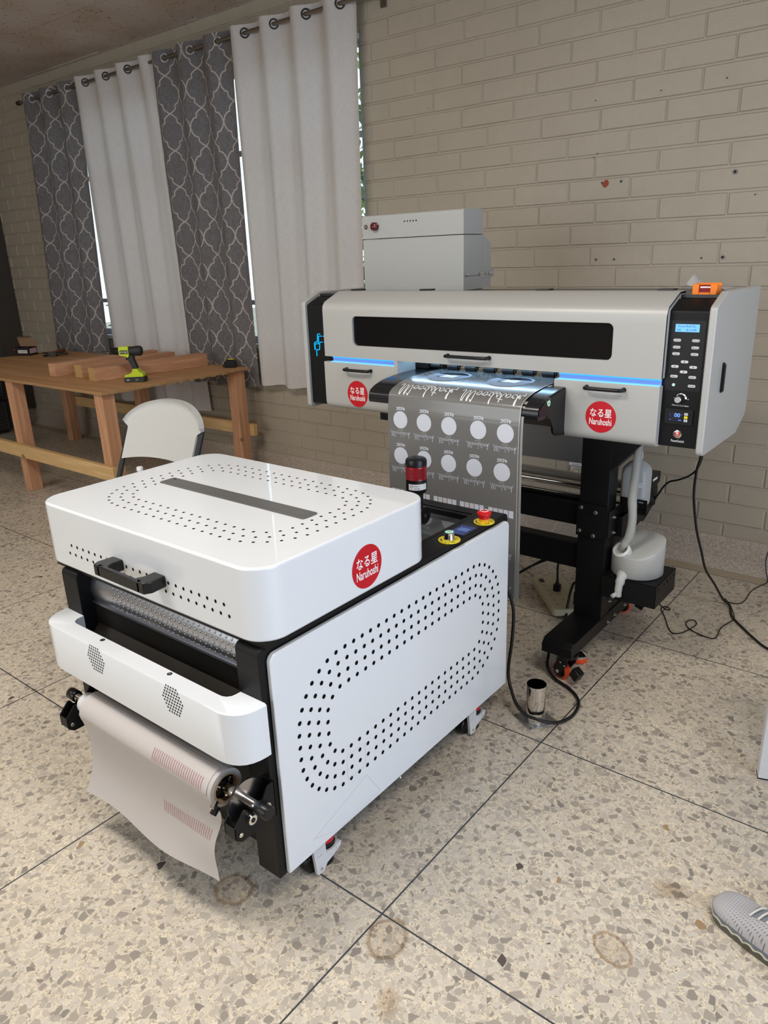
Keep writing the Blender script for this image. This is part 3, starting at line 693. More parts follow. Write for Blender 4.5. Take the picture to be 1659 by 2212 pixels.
# casters: white levelling type
M_cast = mat('white_caster_casting', (0.60, 0.60, 0.61), 0.35)
def lev_caster(x, y):
    """x, y: outer face and axle position"""
    c = B()
    low = roundpoly([(y-0.016, 0.012), (y+0.008, 0.008), (y+0.024, 0.028), (y+0.050, 0.034), (y+0.078, 0.046), (y+0.084, 0.062), (y+0.030, 0.058), (y+0.022, 0.062), (y+0.020, 0.118), (y-0.028, 0.118), (y-0.020, 0.050)], [0.006, 0.006, 0.008, 0, 0.008, 0.004, 0, 0.003, 0, 0, 0.01], 3)
    for x0, x1 in ((x-0.009, x), (x-0.078, x-0.069)): c.prism(low, 0, x0, x1, 0)
    # collar around the dial and top plate
    n_ = 20; cx_, cy_, r_ = x-0.039, y+0.046, 0.042
    c.lathe([(0.046, r_-0.005), (0.044, r_), (0.064, r_+0.001), (0.064, r_-0.005)], (cx_, cy_, 0), n=36, caps=False)
    c.box(x-0.075, x-0.004, y-0.02, y+0.086, 0.100, 0.118, 0)
    c.cyl((x-0.001, y, 0.024), (x+0.0015, y, 0.024), 0.0045, mi=1, n=12)
    c.text('FOOT', (x+0.0002, y+0.050, 0.0475), Y_, Z_, 0.006, 2, width=0.03, ext=0.0004); c.text('GD-60F', (x+0.0002, y-0.003, 0.070), Y_, Z_, 0.004, 2, ext=0.0004)
    o = c.build('caster', [M_cast, M_screw, mat('moulded_letters', (0.42, 0.42, 0.43), 0.5) if 'moulded_letters' not in D.materials else D.materials['moulded_letters']], S, smooth=35, bevel=0.002)
    g = B(); g.lathe([(0, 0.029), (0.003, 0.032), (0.029, 0.032), (0.032, 0.029)], (x-0.056, y, 0.032), (1,0,0), n=36); g.build('wheel', M_plasticblack, o, smooth=40)
    g = B(); g.cyl((cx_, cy_, 0.0), (cx_, cy_, 0.020), 0.030, n=28); g.cyl((cx_, cy_, 0.018), (cx_, cy_, 0.05), 0.012, n=14); g.build('levelling_pad', M_plasticblack, o, smooth=40, bevel=0.002)
    g = B(); g.lathe([(0.048, 0.034), (0.066, 0.036), (0.080, 0.034)], (cx_, cy_, 0), n=12); g.build('adjusting_dial', M_plasticblack, o, smooth=20)
    g = B(); g.lathe([(0.080, 0.036), (0.095, 0.036)], (cx_, cy_, 0), n=10); g.build('red_dial', M_redplastic, o, smooth=20)
    return o
for cx0, cy0 in ((-1.170, 1.108), (-1.170, 1.880), (-1.925, 1.108), (-1.925, 1.880)): lev_caster(cx0, cy0)
# roll brackets on the front
for bx, lab in ((-1.189, 1), (-1.920, 0)):
    b = B()
    P = roundpoly([(0.955, 0.325), (0.955, 0.425), (0.935, 0.425), (0.915, 0.395), (0.875, 0.385), (0.862, 0.408), (0.828, 0.373), (0.828, 0.338), (0.845, 0.325)], [0, 0, 0.01, 0.01, 0.01, 0.008, 0.004, 0.004, 0.004], 4)
    b.prism(P, 0, bx, bx+0.004); b.prism(P, 0, bx+0.036, bx+0.040)
    b.box(bx, bx+0.04, 0.828, 0.8305, 0.340, 0.372)
    b.box(bx, bx+0.04, 0.951, 0.956, 0.325, 0.425)
    for (yy, zz) in ((0.873, 0.374), (0.918, 0.378)): b.cyl((bx+0.040, yy, zz), (bx+0.052, yy, zz), 0.0125, mi=1, n=20); b.cyl((bx+0.052, yy, zz), (bx+0.0535, yy, zz), 0.006, mi=2, n=12)
    b.cyl((bx+0.004, 0.842, 0.348), (bx+0.043, 0.842, 0.348), 0.006, mi=1, n=10); b.cyl((bx+0.04, 0.93, 0.345), (bx+0.043, 0.93, 0.345), 0.005, mi=1, n=10)
    b.build('roll_bracket', [M_black, M_chrome, M_plasticblack], S, smooth=30, bevel=0.0008)

# lamp tower stands on the deck: part of the machine
b = B(); tx, ty = -1.377, 1.86
b.lathe([(0.82, 0.020), (0.862, 0.022), (0.868, 0.031), (0.875, 0.0345), (0.913, 0.0345)], (tx, ty, 0), mi=0, n=40)
q = Matrix.Rotation(math.radians(-46), 4, 'Z')
for i in range(9):
    a0 = math.radians(-100 + i*12); a1 = math.radians(-100 + (i+1)*12)
    b.quad(*[(tx+0.0350*math.cos(a), ty+0.0350*math.sin(a), z_) for a, z_ in ((a0, 0.881), (a1, 0.881), (a1, 0.901), (a0, 0.901))], 2)
for st_, aa, zz, hh in (('LT', -80, 0.894, 0.007), ('PT50-1T', -52, 0.895, 0.004), ('DC24V', -50, 0.887, 0.004), ('- + -', -80, 0.885, 0.002)):
    a = math.radians(aa); b.text(st_, (tx+0.0356*math.cos(a), ty+0.0356*math.sin(a), zz), (-math.sin(a), math.cos(a), 0), Z_, hh, 3)
M_redlens = mat('red_lens', (0.20, 0.004, 0.010), 0.18, coat=0.5)
pr = [(0.913, 0.035)]
for k in range(10): pr += [(0.914+k*0.0042, 0.0352), (0.9163+k*0.0042, 0.0342)]
pr += [(0.957, 0.035)]
b.lathe(pr, (tx, ty, 0), mi=1, n=40, caps=False)
b.lathe([(0.957, 0.035), (0.972, 0.035), (0.979, 0.032), (0.982, 0.026), (0.982, 0.005), (0.980, 0.004), (0.9795, 0.0001)], (tx, ty, 0), mi=0, n=40)
b.build('signal_tower', [M_plasticblack, M_redlens, mat('silver_label', (0.6, 0.6, 0.6), 0.4), M_darkink], S, smooth=40)

# ------------------------------------------------------------------ film roll on the front brackets
FR = thing('film_roll', (-1.535, 0.888, 0.403), 'roll of matte film with red ticks, loose end hanging below the white front hood', 'film roll')
RY, RZ, RRr = 0.888, 0.403, 0.048; FX0, FX1 = -1.822, -1.247
def film_mat():
    m = D.materials.new('matte_release_film'); m.use_nodes = True; ns, ln, b_ = nodes(m)
    b_.inputs['Base Color'].default_value = (0.60, 0.56, 0.54, 1); b_.inputs['Roughness'].default_value = 0.45
    b_.inputs['Transmission Weight'].default_value = 0.0
    o = ns['Material Output']; t = N(ns, 'ShaderNodeBsdfTranslucent'); t.inputs[0].default_value = (0.5, 0.47, 0.45, 1); mx = N(ns, 'ShaderNodeMixShader'); mx.inputs[0].default_value = 0.2
    ln.new(b_.outputs[0], mx.inputs[1]); ln.new(t.outputs[0], mx.inputs[2]); ln.new(mx.outputs[0], o.inputs[0]); return m
M_film = film_mat()
M_tick = mat('red_tick_ink', (0.45, 0.10, 0.13), 0.5)
b = B()
b.cyl((FX0, RY, RZ), (FX1, RY, RZ), RRr, n=72, mi=0, caps=False)
n_ = 48
for x_, s_ in ((FX1, 1), (FX0, -1)):
    for k in range(n_):
        a, c_ = 2*PI*k/n_, 2*PI*(k+1)/n_
        q_ = [(x_, RY+RRr*math.cos(a), RZ+RRr*math.sin(a)), (x_, RY+RRr*math.cos(c_), RZ+RRr*math.sin(c_)), (x_, RY+0.036*math.cos(c_), RZ+0.036*math.sin(c_)), (x_, RY+0.036*math.cos(a), RZ+0.036*math.sin(a))]
        b.add(q_ if s_ > 0 else q_[::-1], [(0,1,2,3)], 0)
b.build('wound_film', [M_film], FR, smooth=40)
# sheet: from the top of the roll over the front and down
def sheet_pt(u, v, off=0.0):
    """u along the width 0..1, v down the length 0..1"""
    arc = 0.5*PI; La = arc*(RRr+0.0015); Lt = La + 0.27
    s_ = v*Lt; x_ = FX0 + 0.003 + u*(FX1-FX0-0.016)
    if s_ < La:
        a = PI/2 + s_/(RRr+0.0015); r_ = RRr+0.0015+off
        return Vector((x_, RY + r_*math.cos(a), RZ + r_*math.sin(a)))
    d = s_ - La; k = d/(Lt-La); y0 = RY - (RRr+0.0015+off)
    flare = 0.5 + 0.5*math.cos(PI*min(1.0, abs(u-1.0)/0.35))
    yy = y0 + 0.030*math.sin(PI*k*0.8) - 0.028*k*k + 0.010*flare*math.sin(2.2*PI*k) + 0.006*math.sin(7*u)*k
    xx = x_ + (0.010*math.sin(2.4*PI*k-0.4)*flare) - 0.010*k*(1-u) - 0.018*k*k*(1-u)
    return Vector((xx, yy, RZ - d*(0.985 - 0.03*u) + 0.006*math.sin(8*u)*k))
b = B(); b.grid(lambda u, v: sheet_pt(u, v), 40, 60, 0)
def tick(u0, v0, v1, wd=0.0022, mi=1):
    m_ = 5
    for k in range(m_):
        a_, c_ = v0+(v1-v0)*k/m_, v0+(v1-v0)*(k+1)/m_
        b.add([sheet_pt(u0, a_, 0.0006) + Vector((0,-0.0006,0)), sheet_pt(u0+wd, a_, 0.0006) + Vector((0,-0.0006,0)), sheet_pt(u0+wd, c_, 0.0006) + Vector((0,-0.0006,0)), sheet_pt(u0, c_, 0.0006) + Vector((0,-0.0006,0))], [(0,1,2,3)][::1], mi)
for i in range(24): tick(0.615 + i*0.0150, 0.105, 0.20)
for i in range(24): tick(0.615 + i*0.0150, 0.60, 0.70)
b.build('loose_sheet', [M_film, M_tick], FR, smooth=60)
b = B()
b.lathe([(0, 0.0365), (0.003, 0.0365), (0.003, 0.033), (-0.05, 0.033)], (FX1-0.0005, RY, RZ), (1,0,0), n=48, mi=0, caps=False); b.build('cardboard_core', mat('cardboard', (0.42, 0.30, 0.18), 0.8), FR, smooth=40)
b = B()
b.cyl((FX0-0.012, RY, RZ), (FX0+0.01, RY, RZ), 0.0325, n=40, mi=0); b.build('core_chuck', [M_plasticblack, M_chrome], FR, smooth=40, bevel=0.001)
b = B(); b.cyl((FX1-0.03, RY, RZ), (FX1-0.012, RY, RZ), 0.0325, n=40, mi=0)
for k in range(3):
    a = 0.6 + k*2*PI/3; c_ = (FX1-0.012, RY+0.022*math.cos(a), RZ+0.022*math.sin(a)); b.cyl(c_, (FX1-0.002, c_[1], c_[2]), 0.006, mi=1, n=12)
b.cyl((FX1+0.004, RY-0.034, RZ-0.030), (FX1+0.004, RY-0.050, RZ-0.044), 0.009, mi=0, n=14); b.cyl((FX1-0.005, RY-0.03, RZ-0.02), (FX1+0.0, RY-0.046, RZ-0.033), 0.008, mi=1, n=12)
b.build('core_chuck', [M_plasticblack, M_chrome], FR, smooth=40, bevel=0.001)
DX = -1.178
b = B(); b.cyl((DX, RY, RZ), (DX+0.004, RY, RZ), 0.053, n=72, mi=0, capmi=1)
for k in range(72):
    a = 2*PI*k/72; b.box(DX-0.0005, DX+0.0045, -0.0012, 0.0012, 0.0525, 0.0542, 0, Matrix.Translation((0, RY, RZ)) @ Matrix.Rotation(a, 4, 'X'))
b.build('drag_disc', [M_plasticblack, mat('dark_polished_plate', (0.45, 0.45, 0.47), 0.22, metal=1.0)], FR, smooth=40)
b = B(); b.cyl((-1.93, RY, RZ), (-1.12, RY, RZ), 0.0125, n=28, mi=0); b.build('spindle', M_chrome, FR, smooth=40)
for xa, xb in ((-1.135, -1.095), (-1.952, -1.915)):
    B().lathe([(0, 0.0155), (0.002, 0.017), (abs(xb-xa)-0.002, 0.017), (abs(xb-xa), 0.0155)], (xa, RY, RZ), (1,0,0), n=28).build('spindle_cap', M_plasticblack, FR, smooth=40)
B().cyl((-1.868, RY, RZ), (-1.838, RY, RZ), 0.030, n=32).build('spindle_collar', mat('white_nylon', (0.6, 0.6, 0.62), 0.5), FR, smooth=40, bevel=0.002)

# ------------------------------------------------------------------ large format printer on its stand
PR = thing('film_printer', (-1.55, 2.75, 0.0), 'wide grey and black film printer on a black stand with orange wheels', 'printer')
FY = 2.435
M_satin = M_silver
# end panels
sp = roundpoly([(2.450, 0.945), (2.845, 0.945), (2.955, 1.00), (2.955, 1.455), (2.552, 1.457), (2.450, 1.415)], [0.022, 0.02, 0.03, 0.006, 0.01, 0.02], 5)
b = B(); b.prism(sp, 0, -0.663, -0.686); 
b.build('end_panel', M_satin, PR, smooth=30, bevel=0.004)
b = B(); b.prism(sp, 0, -2.435, -2.412); b.build('end_panel', M_satin, PR, smooth=30, bevel=0.004)
b = B(); b.prism(roundpoly([(2.572, 1.135), (2.592, 1.135), (2.592, 1.233), (2.572, 1.233)], 0.008, 3), 0, -0.664, -0.658, 0); b.prism(roundpoly([(2.570, 1.14), (2.5805, 1.14), (2.5805, 1.228), (2.570, 1.228)], 0.003, 3), 0, -0.659, -0.652, 0)
b.build('latch_handle', M_plasticblack, PR, smooth=30, bevel=0.001)
# black end boxes between panels and hood
bp = roundpoly([(2.465, 0.965), (2.92, 0.965), (2.92, 1.432), (2.540, 1.434), (2.465, 1.403)], [0.004, 0, 0, 0.006, 0.012], 4)
b = B(); b.prism(bp, 0, -0.6865, -0.830)
# keypad, dial, thermostat, switch
M_btn = mat('grey_button', (0.62, 0.62, 0.63), 0.4); M_lcd = mat('blue_lcd', (0.10, 0.30, 0.60), 0.3, emit=(0.16, 0.46, 0.95), es=0.75); M_lcdink = mat('lcd_dark_digits', (0.02, 0.06, 0.18), 0.4)
M_led = mat('green_led', (0.1, 0.5, 0.25), 0.3, emit=(0.25, 1.0, 0.5), es=1.5); M_digit = mat('blue_digits', (0.1, 0.2, 0.8), 0.3, emit=(0.15, 0.30, 1.0), es=1.6); M_yellowkey = mat('yellow_key', (0.8, 0.65, 0.0), 0.4)
b.build('end_box', M_black, PR, smooth=30)
b = B()
y0 = 2.465
ol = rr(-0.806, -0.695, 1.152, 1.373, 0.004, 2)
b.prism(ol, 1, y0+0.001, y0-0.0012, 0)
b.build('keypad_plate', M_plasticblack, PR, smooth=0)
KP = (y0-0.0012)
b = B(); b.prism(rr(-0.788, -0.714, 1.338, 1.362, 0.001, 1), 1, KP+0.001, KP-0.0008, 0)
b.text('Print(78.87%)..', (-0.751, KP-0.0008, 1.3545), X_, Z_, 0.0075, 1, width=0.058, ext=0.0003)
b.text('540', (-0.783, KP-0.0008, 1.3445), X_, Z_, 0.0065, 1, align='LEFT', width=0.012, ext=0.0003); b.text('8:13.00', (-0.753, KP-0.0008, 1.3445), X_, Z_, 0.0065, 1, align='LEFT', width=0.030, ext=0.0003)
b.build('lcd_screen', [M_lcd, M_lcdink], PR, smooth=0)
def key(cx_, cz_, txt, w_=0.0235, h_=0.0086, tri=None):
    t = B(); t.prism(rr(cx_-w_/2, cx_+w_/2, cz_-h_/2, cz_+h_/2, h_*0.48, 4), 1, KP+0.001, KP-0.0016, 0)
    if txt: t.text(txt, (cx_, KP-0.0016, cz_), X_, Z_, 0.0046, 1, width=min(0.0185, 0.0034*len(txt)), ext=0.0003)
    if tri is not None:
        a = tri; t.add([(cx_+0.003*math.cos(a+k*2.094), KP-0.0019, cz_+0.003*math.sin(a+k*2.094)) for k in (0, 1, 2)], [(0,1,2)], 1)
    t.build('key_button', [M_btn, M_darkink], PR, smooth=0, bevel=0.0004)
for cz_, l_, r_ in ((1.312, 'Feed Qualify', 'Cancel'), (1.290, 'Cleaning', 'Pause'), (1.2695, 'Test', 'Home'), (1.1975, 'Menu', 'Enter')): key(-0.779, cz_, l_); key(-0.7215, cz_, r_)
key(-0.750, 1.2450, None, tri=PI/2); key(-0.750, 1.2130, None, tri=-PI/2); key(-0.779, 1.2292, None, tri=PI); key(-0.7215, 1.2292, None, tri=0)
key(-0.721, 1.1695, 'POWER')
b = B(); b.lathe([(0, 0.0050), (0.001, 0.0050), (0.001, 0.0036)], (-0.778, KP, 1.170), (0,-1,0), n=20, caps=False, mi=0); b.disc((-0.778, KP-0.0006, 1.170), X_, Z_, 0.0034, mi=1); b.build('status_light', [M_btn, M_led], PR, smooth=0)
# dial
b = B(); b.lathe([(0, 0.0115), (0.014, 0.0105), (0.015, 0.0095)], (-0.757, y0, 1.124), (0,-1,0), n=28); b.build('ink_cycle_dial', M_steel, PR, smooth=35)
b = B()
for a0, a1, w_ in ((150, 118, 0.0015), (112, 80, 0.003), (74, 40, 0.0045), (34, 0, 0.006)):
    P = []
    for k in range(7): a = math.radians(a0+(a1-a0)*k/6); P.append((-0.750+(0.018+0)*math.cos(a), y0-0.0005, 1.126+0.018*math.sin(a)))
    Q = []
    for k in range(7): a = math.radians(a0+(a1-a0)*k/6); Q.append((-0.750+(0.018-w_)*math.cos(a), y0-0.0005, 1.126+(0.018-w_)*math.sin(a)))
    for k in range(6): b.add([P[k], P[k+1], Q[k+1], Q[k]], [(0,1,2,3)], 0)
b.build('dial_scale', M_ink, PR, smooth=0); b = B()
b.text('-', (-0.773, y0, 1.128), X_, Z_, 0.0008, 0, width=0.003, ext=0.0005); b.text('+', (-0.728, y0, 1.126), X_, Z_, 0.0045, 0, ext=0.0005)
b.text('White Ink Cycle Adjust', (-0.751, y0, 1.1035), X_, Z_, 0.0060, 0, width=0.054, ext=0.0005)
b.build('panel_lettering', M_ink, PR, smooth=0); b = B()
b.text('PowerSwitch', (-0.749, y0, 0.986), X_, Z_, 0.0085, 0, width=0.042, ext=0.0005)
b.build('panel_lettering', M_ink, PR, smooth=0)
b = B(); b.prism(rr(-0.795, -0.707, 1.043, 1.093, 0.002, 2), 1, y0, y0-0.006, 0); b.prism(rr(-0.786, -0.716, 1.050, 1.086, 0.002, 2), 1, y0-0.005, y0-0.0075, 1)
b.box(-0.781, -0.738, y0-0.0085, y0-0.0075, 1.053, 1.082, 4)
b.text('00', (-0.755, y0-0.0085, 1.0735), X_, Z_, 0.0125, 2, width=0.018, ext=0.0003); b.text('°C', (-0.7425, y0-0.0085, 1.0765), X_, Z_, 0.0025, 2, ext=0.0003); b.text('-', (-0.779, y0-0.0085, 1.0735), X_, Z_, 0.0006, 2, width=0.002, ext=0.0003)
b.text('40°C', (-0.746, y0-0.0085, 1.0575), X_, Z_, 0.0035, 2, ext=0.0003); b.text('SET', (-0.776, y0-0.0085, 1.0575), X_, Z_, 0.002, 2, ext=0.0003)
for zz, mi, tri in ((1.0785, 3, PI/2), (1.068, 5, None), (1.0575, 3, -PI/2)):
    b.prism(rr(-0.733, -0.722, zz-0.004, zz+0.004, 0.001, 2), 1, y0-0.007, y0-0.0088, mi)
    if tri is not None: b.add([(-0.7275+0.0028*math.cos(tri+k*2.094), y0-0.0090, zz+0.0028*math.sin(tri+k*2.094)) for k in (0,1,2)], [(0,1,2)], 6)
b.build('thermostat', [M_plasticblack, M_plasticblack, M_digit, M_btn, mat('thermostat_lcd', (0.012, 0.016, 0.03), 0.15), M_yellowkey, M_darkink], PR, smooth=0, bevel=0.0006)
b = B(); b.lathe([(0, 0.0135), (0.002, 0.0135), (0.003, 0.012), (0.0035, 0.0095), (0.002, 0.0085)], (-0.751, y0, 1.009), (0,-1,0), n=32, mi=0, caps=False); b.lathe([(0.001, 0.0092), (0.0022, 0.0072), (0.0026, 0.0058)], (-0.751, y0, 1.009), (0,-1,0), n=24, mi=1, caps=False); b.lathe([(0.001, 0.0058), (0.0032, 0.0055), (0.0034, 0.0050)], (-0.751, y0, 1.009), (0,-1,0), n=24, mi=0)
b.disc((-0.751, y0-0.0037, 1.009), X_, Z_, 0.0018, mi=1, n=12)
b.build('power_switch', [M_chrome, mat('red_led_ring', (0.5, 0.03, 0.03), 0.3, emit=(1.0, 0.08, 0.06), es=0.25)], PR, smooth=40)
b = B(); b.prism(bp, 0, -2.4115, -2.265)
b.build('end_box', M_black, PR, smooth=30)
# glowing line emblem on the left end box
M_cyan = mat('cyan_light_line', (0.0, 0.3, 0.7), 0.3, emit=(0.0, 0.40, 1.0), es=1.3)
b = B(); yy = 2.4640
def wire(P): 
    pts = [Vector((p[0], yy, p[1])) for p in roundpoly(P + P[::-1][1:-1], 0, 1)][:len(P)]
    b.tube(pts, 0.0016, 5, smooth=2)
ex = lambda u: -2.378 + u*0.001; ez = lambda v: 1.212 + v*0.001
for P in ([(0, -5), (0, 28), (14, 30), (18, 32), (20, 60), (24, 66), (38, 66)], [(2, -2), (3, 22), (24, 23), (26, 50), (29, 57), (48, 57)], [(10, -32), (10, -6), (14, -3), (28, -3), (31, 22), (34, 30), (48, 31)]):
    wire([(ex(u), ez(v)) for u, v in P])
for u, v in ((55, 57), (58, 31)): b.tube([Vector((ex(u), yy, ez(v))), Vector((ex(u+8), yy, ez(v)))], 0.0016, 5)
b.build('light_emblem', M_cyan, PR, smooth=60)
b = B(); b.box(-2.41, -0.69, 2.90, 2.925, 1.21, 1.44); b.box(-2.41, -1.90, 2.90, 2.925, 0.99, 1.21); b.box(-1.17, -0.69, 2.90, 2.925, 0.99, 1.21); b.box(-1.90, -1.17, 2.90, 2.925, 0.97, 1.03); b.build('rear_panel', M_black, PR, smooth=0)

# hinged front hood with long dark window
b = B()
hp = [(FY, 1.188), (FY, 1.385), (2.438, 1.402), (2.450, 1.417), (2.540, 1.455), (2.552, 1.457), (2.60, 1.457), (2.60, 1.449), (2.553, 1.449), (2.543, 1.447), (2.456, 1.410), (2.447, 1.400), (2.445, 1.385), (2.445, 1.188)]
wx0, wx1, wz0, wz1 = -2.124, -0.980, 1.240, 1.362
# front skin in pieces around the window
hx0, hx1 = -2.291, -0.809
b.prism(hp[0:1] + [(FY, 1.24 - 0.0)] + [(2.445, 1.24)] + hp[-1:], 0, hx0, hx1, 0)
b.prism([(FY, 1.362)] + hp[1:-1] + [(2.445, 1.362)], 0, hx0, hx1, 0)
b.box(hx0, wx0, FY, 2.445, 1.24, 1.362, 0); b.box(wx1, hx1, FY, 2.445, 1.24, 1.362, 0)
# rounded corner fillets of the window opening
for cx_, cz_, sx_, sz_ in ((wx0, wz0, 1, 1), (wx1, wz0, -1, 1), (wx0, wz1, 1, -1), (wx1, wz1, -1, -1)):
    P = [(cx_, cz_)] + [(cx_+sx_*(0.02-0.02*math.sin(a)), cz_+sz_*(0.02-0.02*math.cos(a))) for a in [k*PI/12 for k in range(7)]]
    b.prism(P if sx_*sz_ > 0 else P[::-1], 1, FY, 2.445, 0)
for ex_ in (hx0, hx1):
    s_ = 1 if ex_ == hx0 else -1
    b.prism([(FY+0.001, 1.19), (FY+0.001, 1.386), (2.452, 1.414), (2.548, 1.454), (2.60, 1.455), (2.60, 1.44), (2.56, 1.19)], 0, ex_, ex_+s_*0.003, 0)
b.build('front_hood', M_satin, PR, smooth=30)
M_smoke = mat('smoked_window', (0.004, 0.004, 0.005), 0.05, spec=0.5); 
b = B(); b.box(wx0-0.01, wx1+0.01, 2.4455, 2.4485, wz0-0.01, wz1+0.01)
b.build('hood_window', M_smoke, PR, smooth=0)
# faint gantry things right behind the glass are too dark to show; a bar handle below the window
def bar_handle(x0, x1, z, y, h=0.013, stand=0.026):
    t = B(); yo = y - stand
    pts = [(x0, y, z), (x0+0.001, yo+0.006, z), (x0+0.012, yo, z), ((x0+x1)/2, yo-0.002, z), (x1-0.012, yo, z), (x1-0.001, yo+0.006, z), (x1, y, z)]
    t.tube(pts, h/2, 10, smooth=4)
    for xx in (x0, x1): t.cyl((xx, y+0.0005, z), (xx, y-0.004, z), h*0.62, n=16)
    t.build('bar_handle', M_plasticblack, PR, smooth=50)
bar_handle(-1.637, -1.452, 1.2235, FY); bar_handle(-2.165, -2.030, 1.1385, FY); bar_handle(-1.062, -0.930, 1.1455, FY)
# top deck with hinges
b = B(); b.box(-2.412, -0.687, 2.555, 2.92, 1.436, 1.446); b.build('top_deck', mat('black_top_deck', (0.02, 0.02, 0.021), 0.3), PR, smooth=0)
for x in (-2.225, -1.852, -1.32, -0.87): B().box(x-0.027, x+0.027, 2.585, 2.625, 1.446, 1.463).build('hinge', M_plasticblack, PR, smooth=0, bevel=0.002)
# lower drawers with rounded bottoms
def drawer(x0, x1, zb):
    P = roundpoly([(FY, 1.164), (FY, zb), (2.56, zb), (2.56, 1.164)], [0.002, 0.035, 0.0, 0], 6)
    t = B(); t.prism(P, 0, x0, x1, 0); t.build('front_drawer', M_satin, PR, smooth=30, bevel=0.003)
drawer(-2.299, -1.905, 0.958); drawer(-1.186, -0.812, 0.958)
b = B(); b.prism(roundpoly([(2.442, 1.15), (2.442, 0.955), (2.60, 0.955), (2.60, 1.15)], [0, 0.03, 0, 0], 5), 0, -1.186, -1.194, 0); b.build('gasket', M_plasticblack, PR, smooth=30)
# recessed light channels between hood and drawers
M_chan = mat('light_channel_white', (0.62, 0.66, 0.78), 0.35); M_blueled = mat('blue_led_strip', (0.05, 0.25, 0.9), 0.3, emit=(0.02, 0.33, 1.0), es=1.3)
M_edgeglow = mat('led_glow_on_drawer_edge', (0.2, 0.4, 0.6), 0.3, emit=(0.08, 0.50, 1.0), es=1.0)  # emission stands in for LED light falling on the drawer's top edge
M_glow = mat('led_glow_on_panel', (0.20, 0.26, 0.45), 0.4, emit=(0.12, 0.27, 0.85), es=0.42)  # white recessed panel; the LED's blue light is put into its colour and emission
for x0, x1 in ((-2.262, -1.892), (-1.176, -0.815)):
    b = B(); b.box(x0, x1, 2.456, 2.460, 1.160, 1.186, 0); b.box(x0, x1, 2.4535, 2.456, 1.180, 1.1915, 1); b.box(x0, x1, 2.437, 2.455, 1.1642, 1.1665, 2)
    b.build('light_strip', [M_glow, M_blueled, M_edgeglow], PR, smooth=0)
b = B(); b.box(-1.905, -1.888, 2.436, 2.56, 1.02, 1.20); b.build('bay_cheek', M_satin, PR, smooth=0)
# print bay: platen, pinch rollers, light bar
b = B(); b.box(-1.888, -1.190, 2.455, 2.90, 1.232, 1.245); b.box(-1.905, -1.889, 2.56, 2.90, 1.02, 1.24); b.box(-1.189, -1.172, 2.56, 2.90, 1.02, 1.24); b.box(-1.888, -1.82, 2.56, 2.66, 1.145, 1.23)
b.build('print_bay', M_black, PR, smooth=0)
b = B(); b.box(-1.885, -1.19, 2.515, 2.528, 1.215, 1.222); b.build('lamp_bar', mat('white_led_bar', (0.6, 0.8, 1.0), 0.3, emit=(0.40, 0.68, 1.0), es=26.0), PR, smooth=0)
PF = [(2.665, 1.120), (2.64, 1.1405), (2.469, 1.1405), (2.388, 1.1365), (2.318, 1.128), (2.270, 1.115), (2.244, 1.102), (2.235, 1.088), (2.232, 1.068)]
b = B()
pp = PF + [(2.236, 1.056), (2.25, 1.052), (2.32, 1.056), (2.40, 1.03), (2.46, 0.985), (2.55, 0.975), (2.665, 0.99)]
b.prism(pp[::-1], 0, -1.878, -1.142, 0)
b.build('heated_platen', mat('black_satin_platen', (0.010, 0.010, 0.012), 0.22), PR, smooth=40)
b = B(); P = [(2.44, 1.136), (2.388, 1.130), (2.318, 1.120), (2.272, 1.108), (2.252, 1.098), (2.238, 1.082), (2.240, 1.068), (2.262, 1.066), (2.29, 1.062), (2.32, 1.045), (2.345, 1.01), (2.355, 0.98), (2.44, 0.965)]
b.prism(P[::-1], 0, -1.142, -1.139, 0)
b.lathe([(0, 0.0115), (0.003, 0.0115), (0.0035, 0.0095)], (-1.139, 2.302, 1.104), (1,0,0), n=24, mi=1, caps=False); b.lathe([(0.0026, 0.0097), (0.0028, 0.0070)], (-1.139, 2.302, 1.104), (1,0,0), n=24, mi=2, caps=False); b.disc((-1.1365, 2.302, 1.104), Y_, Z_, 0.007, mi=1, n=20)
for i, ch in enumerate('Drying Fan'):
    a = math.radians(150 - i*12); p = (-1.1388, 2.302+0.0175*math.cos(a), 1.104+0.0175*math.sin(a)); b.text(ch, p, (0, math.sin(a), -math.cos(a)), (0, math.cos(a), math.sin(a)), 0.0032, 3) if ch != ' ' else None
b.build('platen_end_plate', [M_plasticblack, M_chrome, M_led, M_ink], PR, smooth=30, bevel=0.0008)
for i in range(8):
    x = -1.885 + i*0.0883
    if x < -1.83: x = -1.815
    x = -1.793 + i*0.0860
    if x > -1.18: continue
    b = B(); b.cyl((x-0.026, 2.580, 1.1555), (x+0.024, 2.580, 1.1555), 0.0125, n=20); b.box(x-0.020, x+0.022, 2.588, 2.64, 1.156, 1.170); b.box(x-0.012, x+0.032, 2.60, 2.69, 1.168, 1.182); b.cyl((x+0.024, 2.58, 1.1555), (x+0.031, 2.58, 1.1555), 0.007, n=12)
    b.build('pinch_roller', M_plasticblack, PR, smooth=40, bevel=0.001)
B().box(-1.888, -1.19, 2.69, 2.70, 1.178, 1.232).build('roller_rail', M_plasticblack, PR, smooth=0)
# stickers
b = B(); emblem(b, (-2.1105, FY, 1.0335), X_, Z_, 0.057); b.build('round_sticker', [M_red, M_ink], PR, smooth=0)
b = B(); emblem(b, (-1.0055, FY, 1.0455), X_, Z_, 0.055); b.build('round_sticker', [M_red, M_ink], PR, smooth=0)

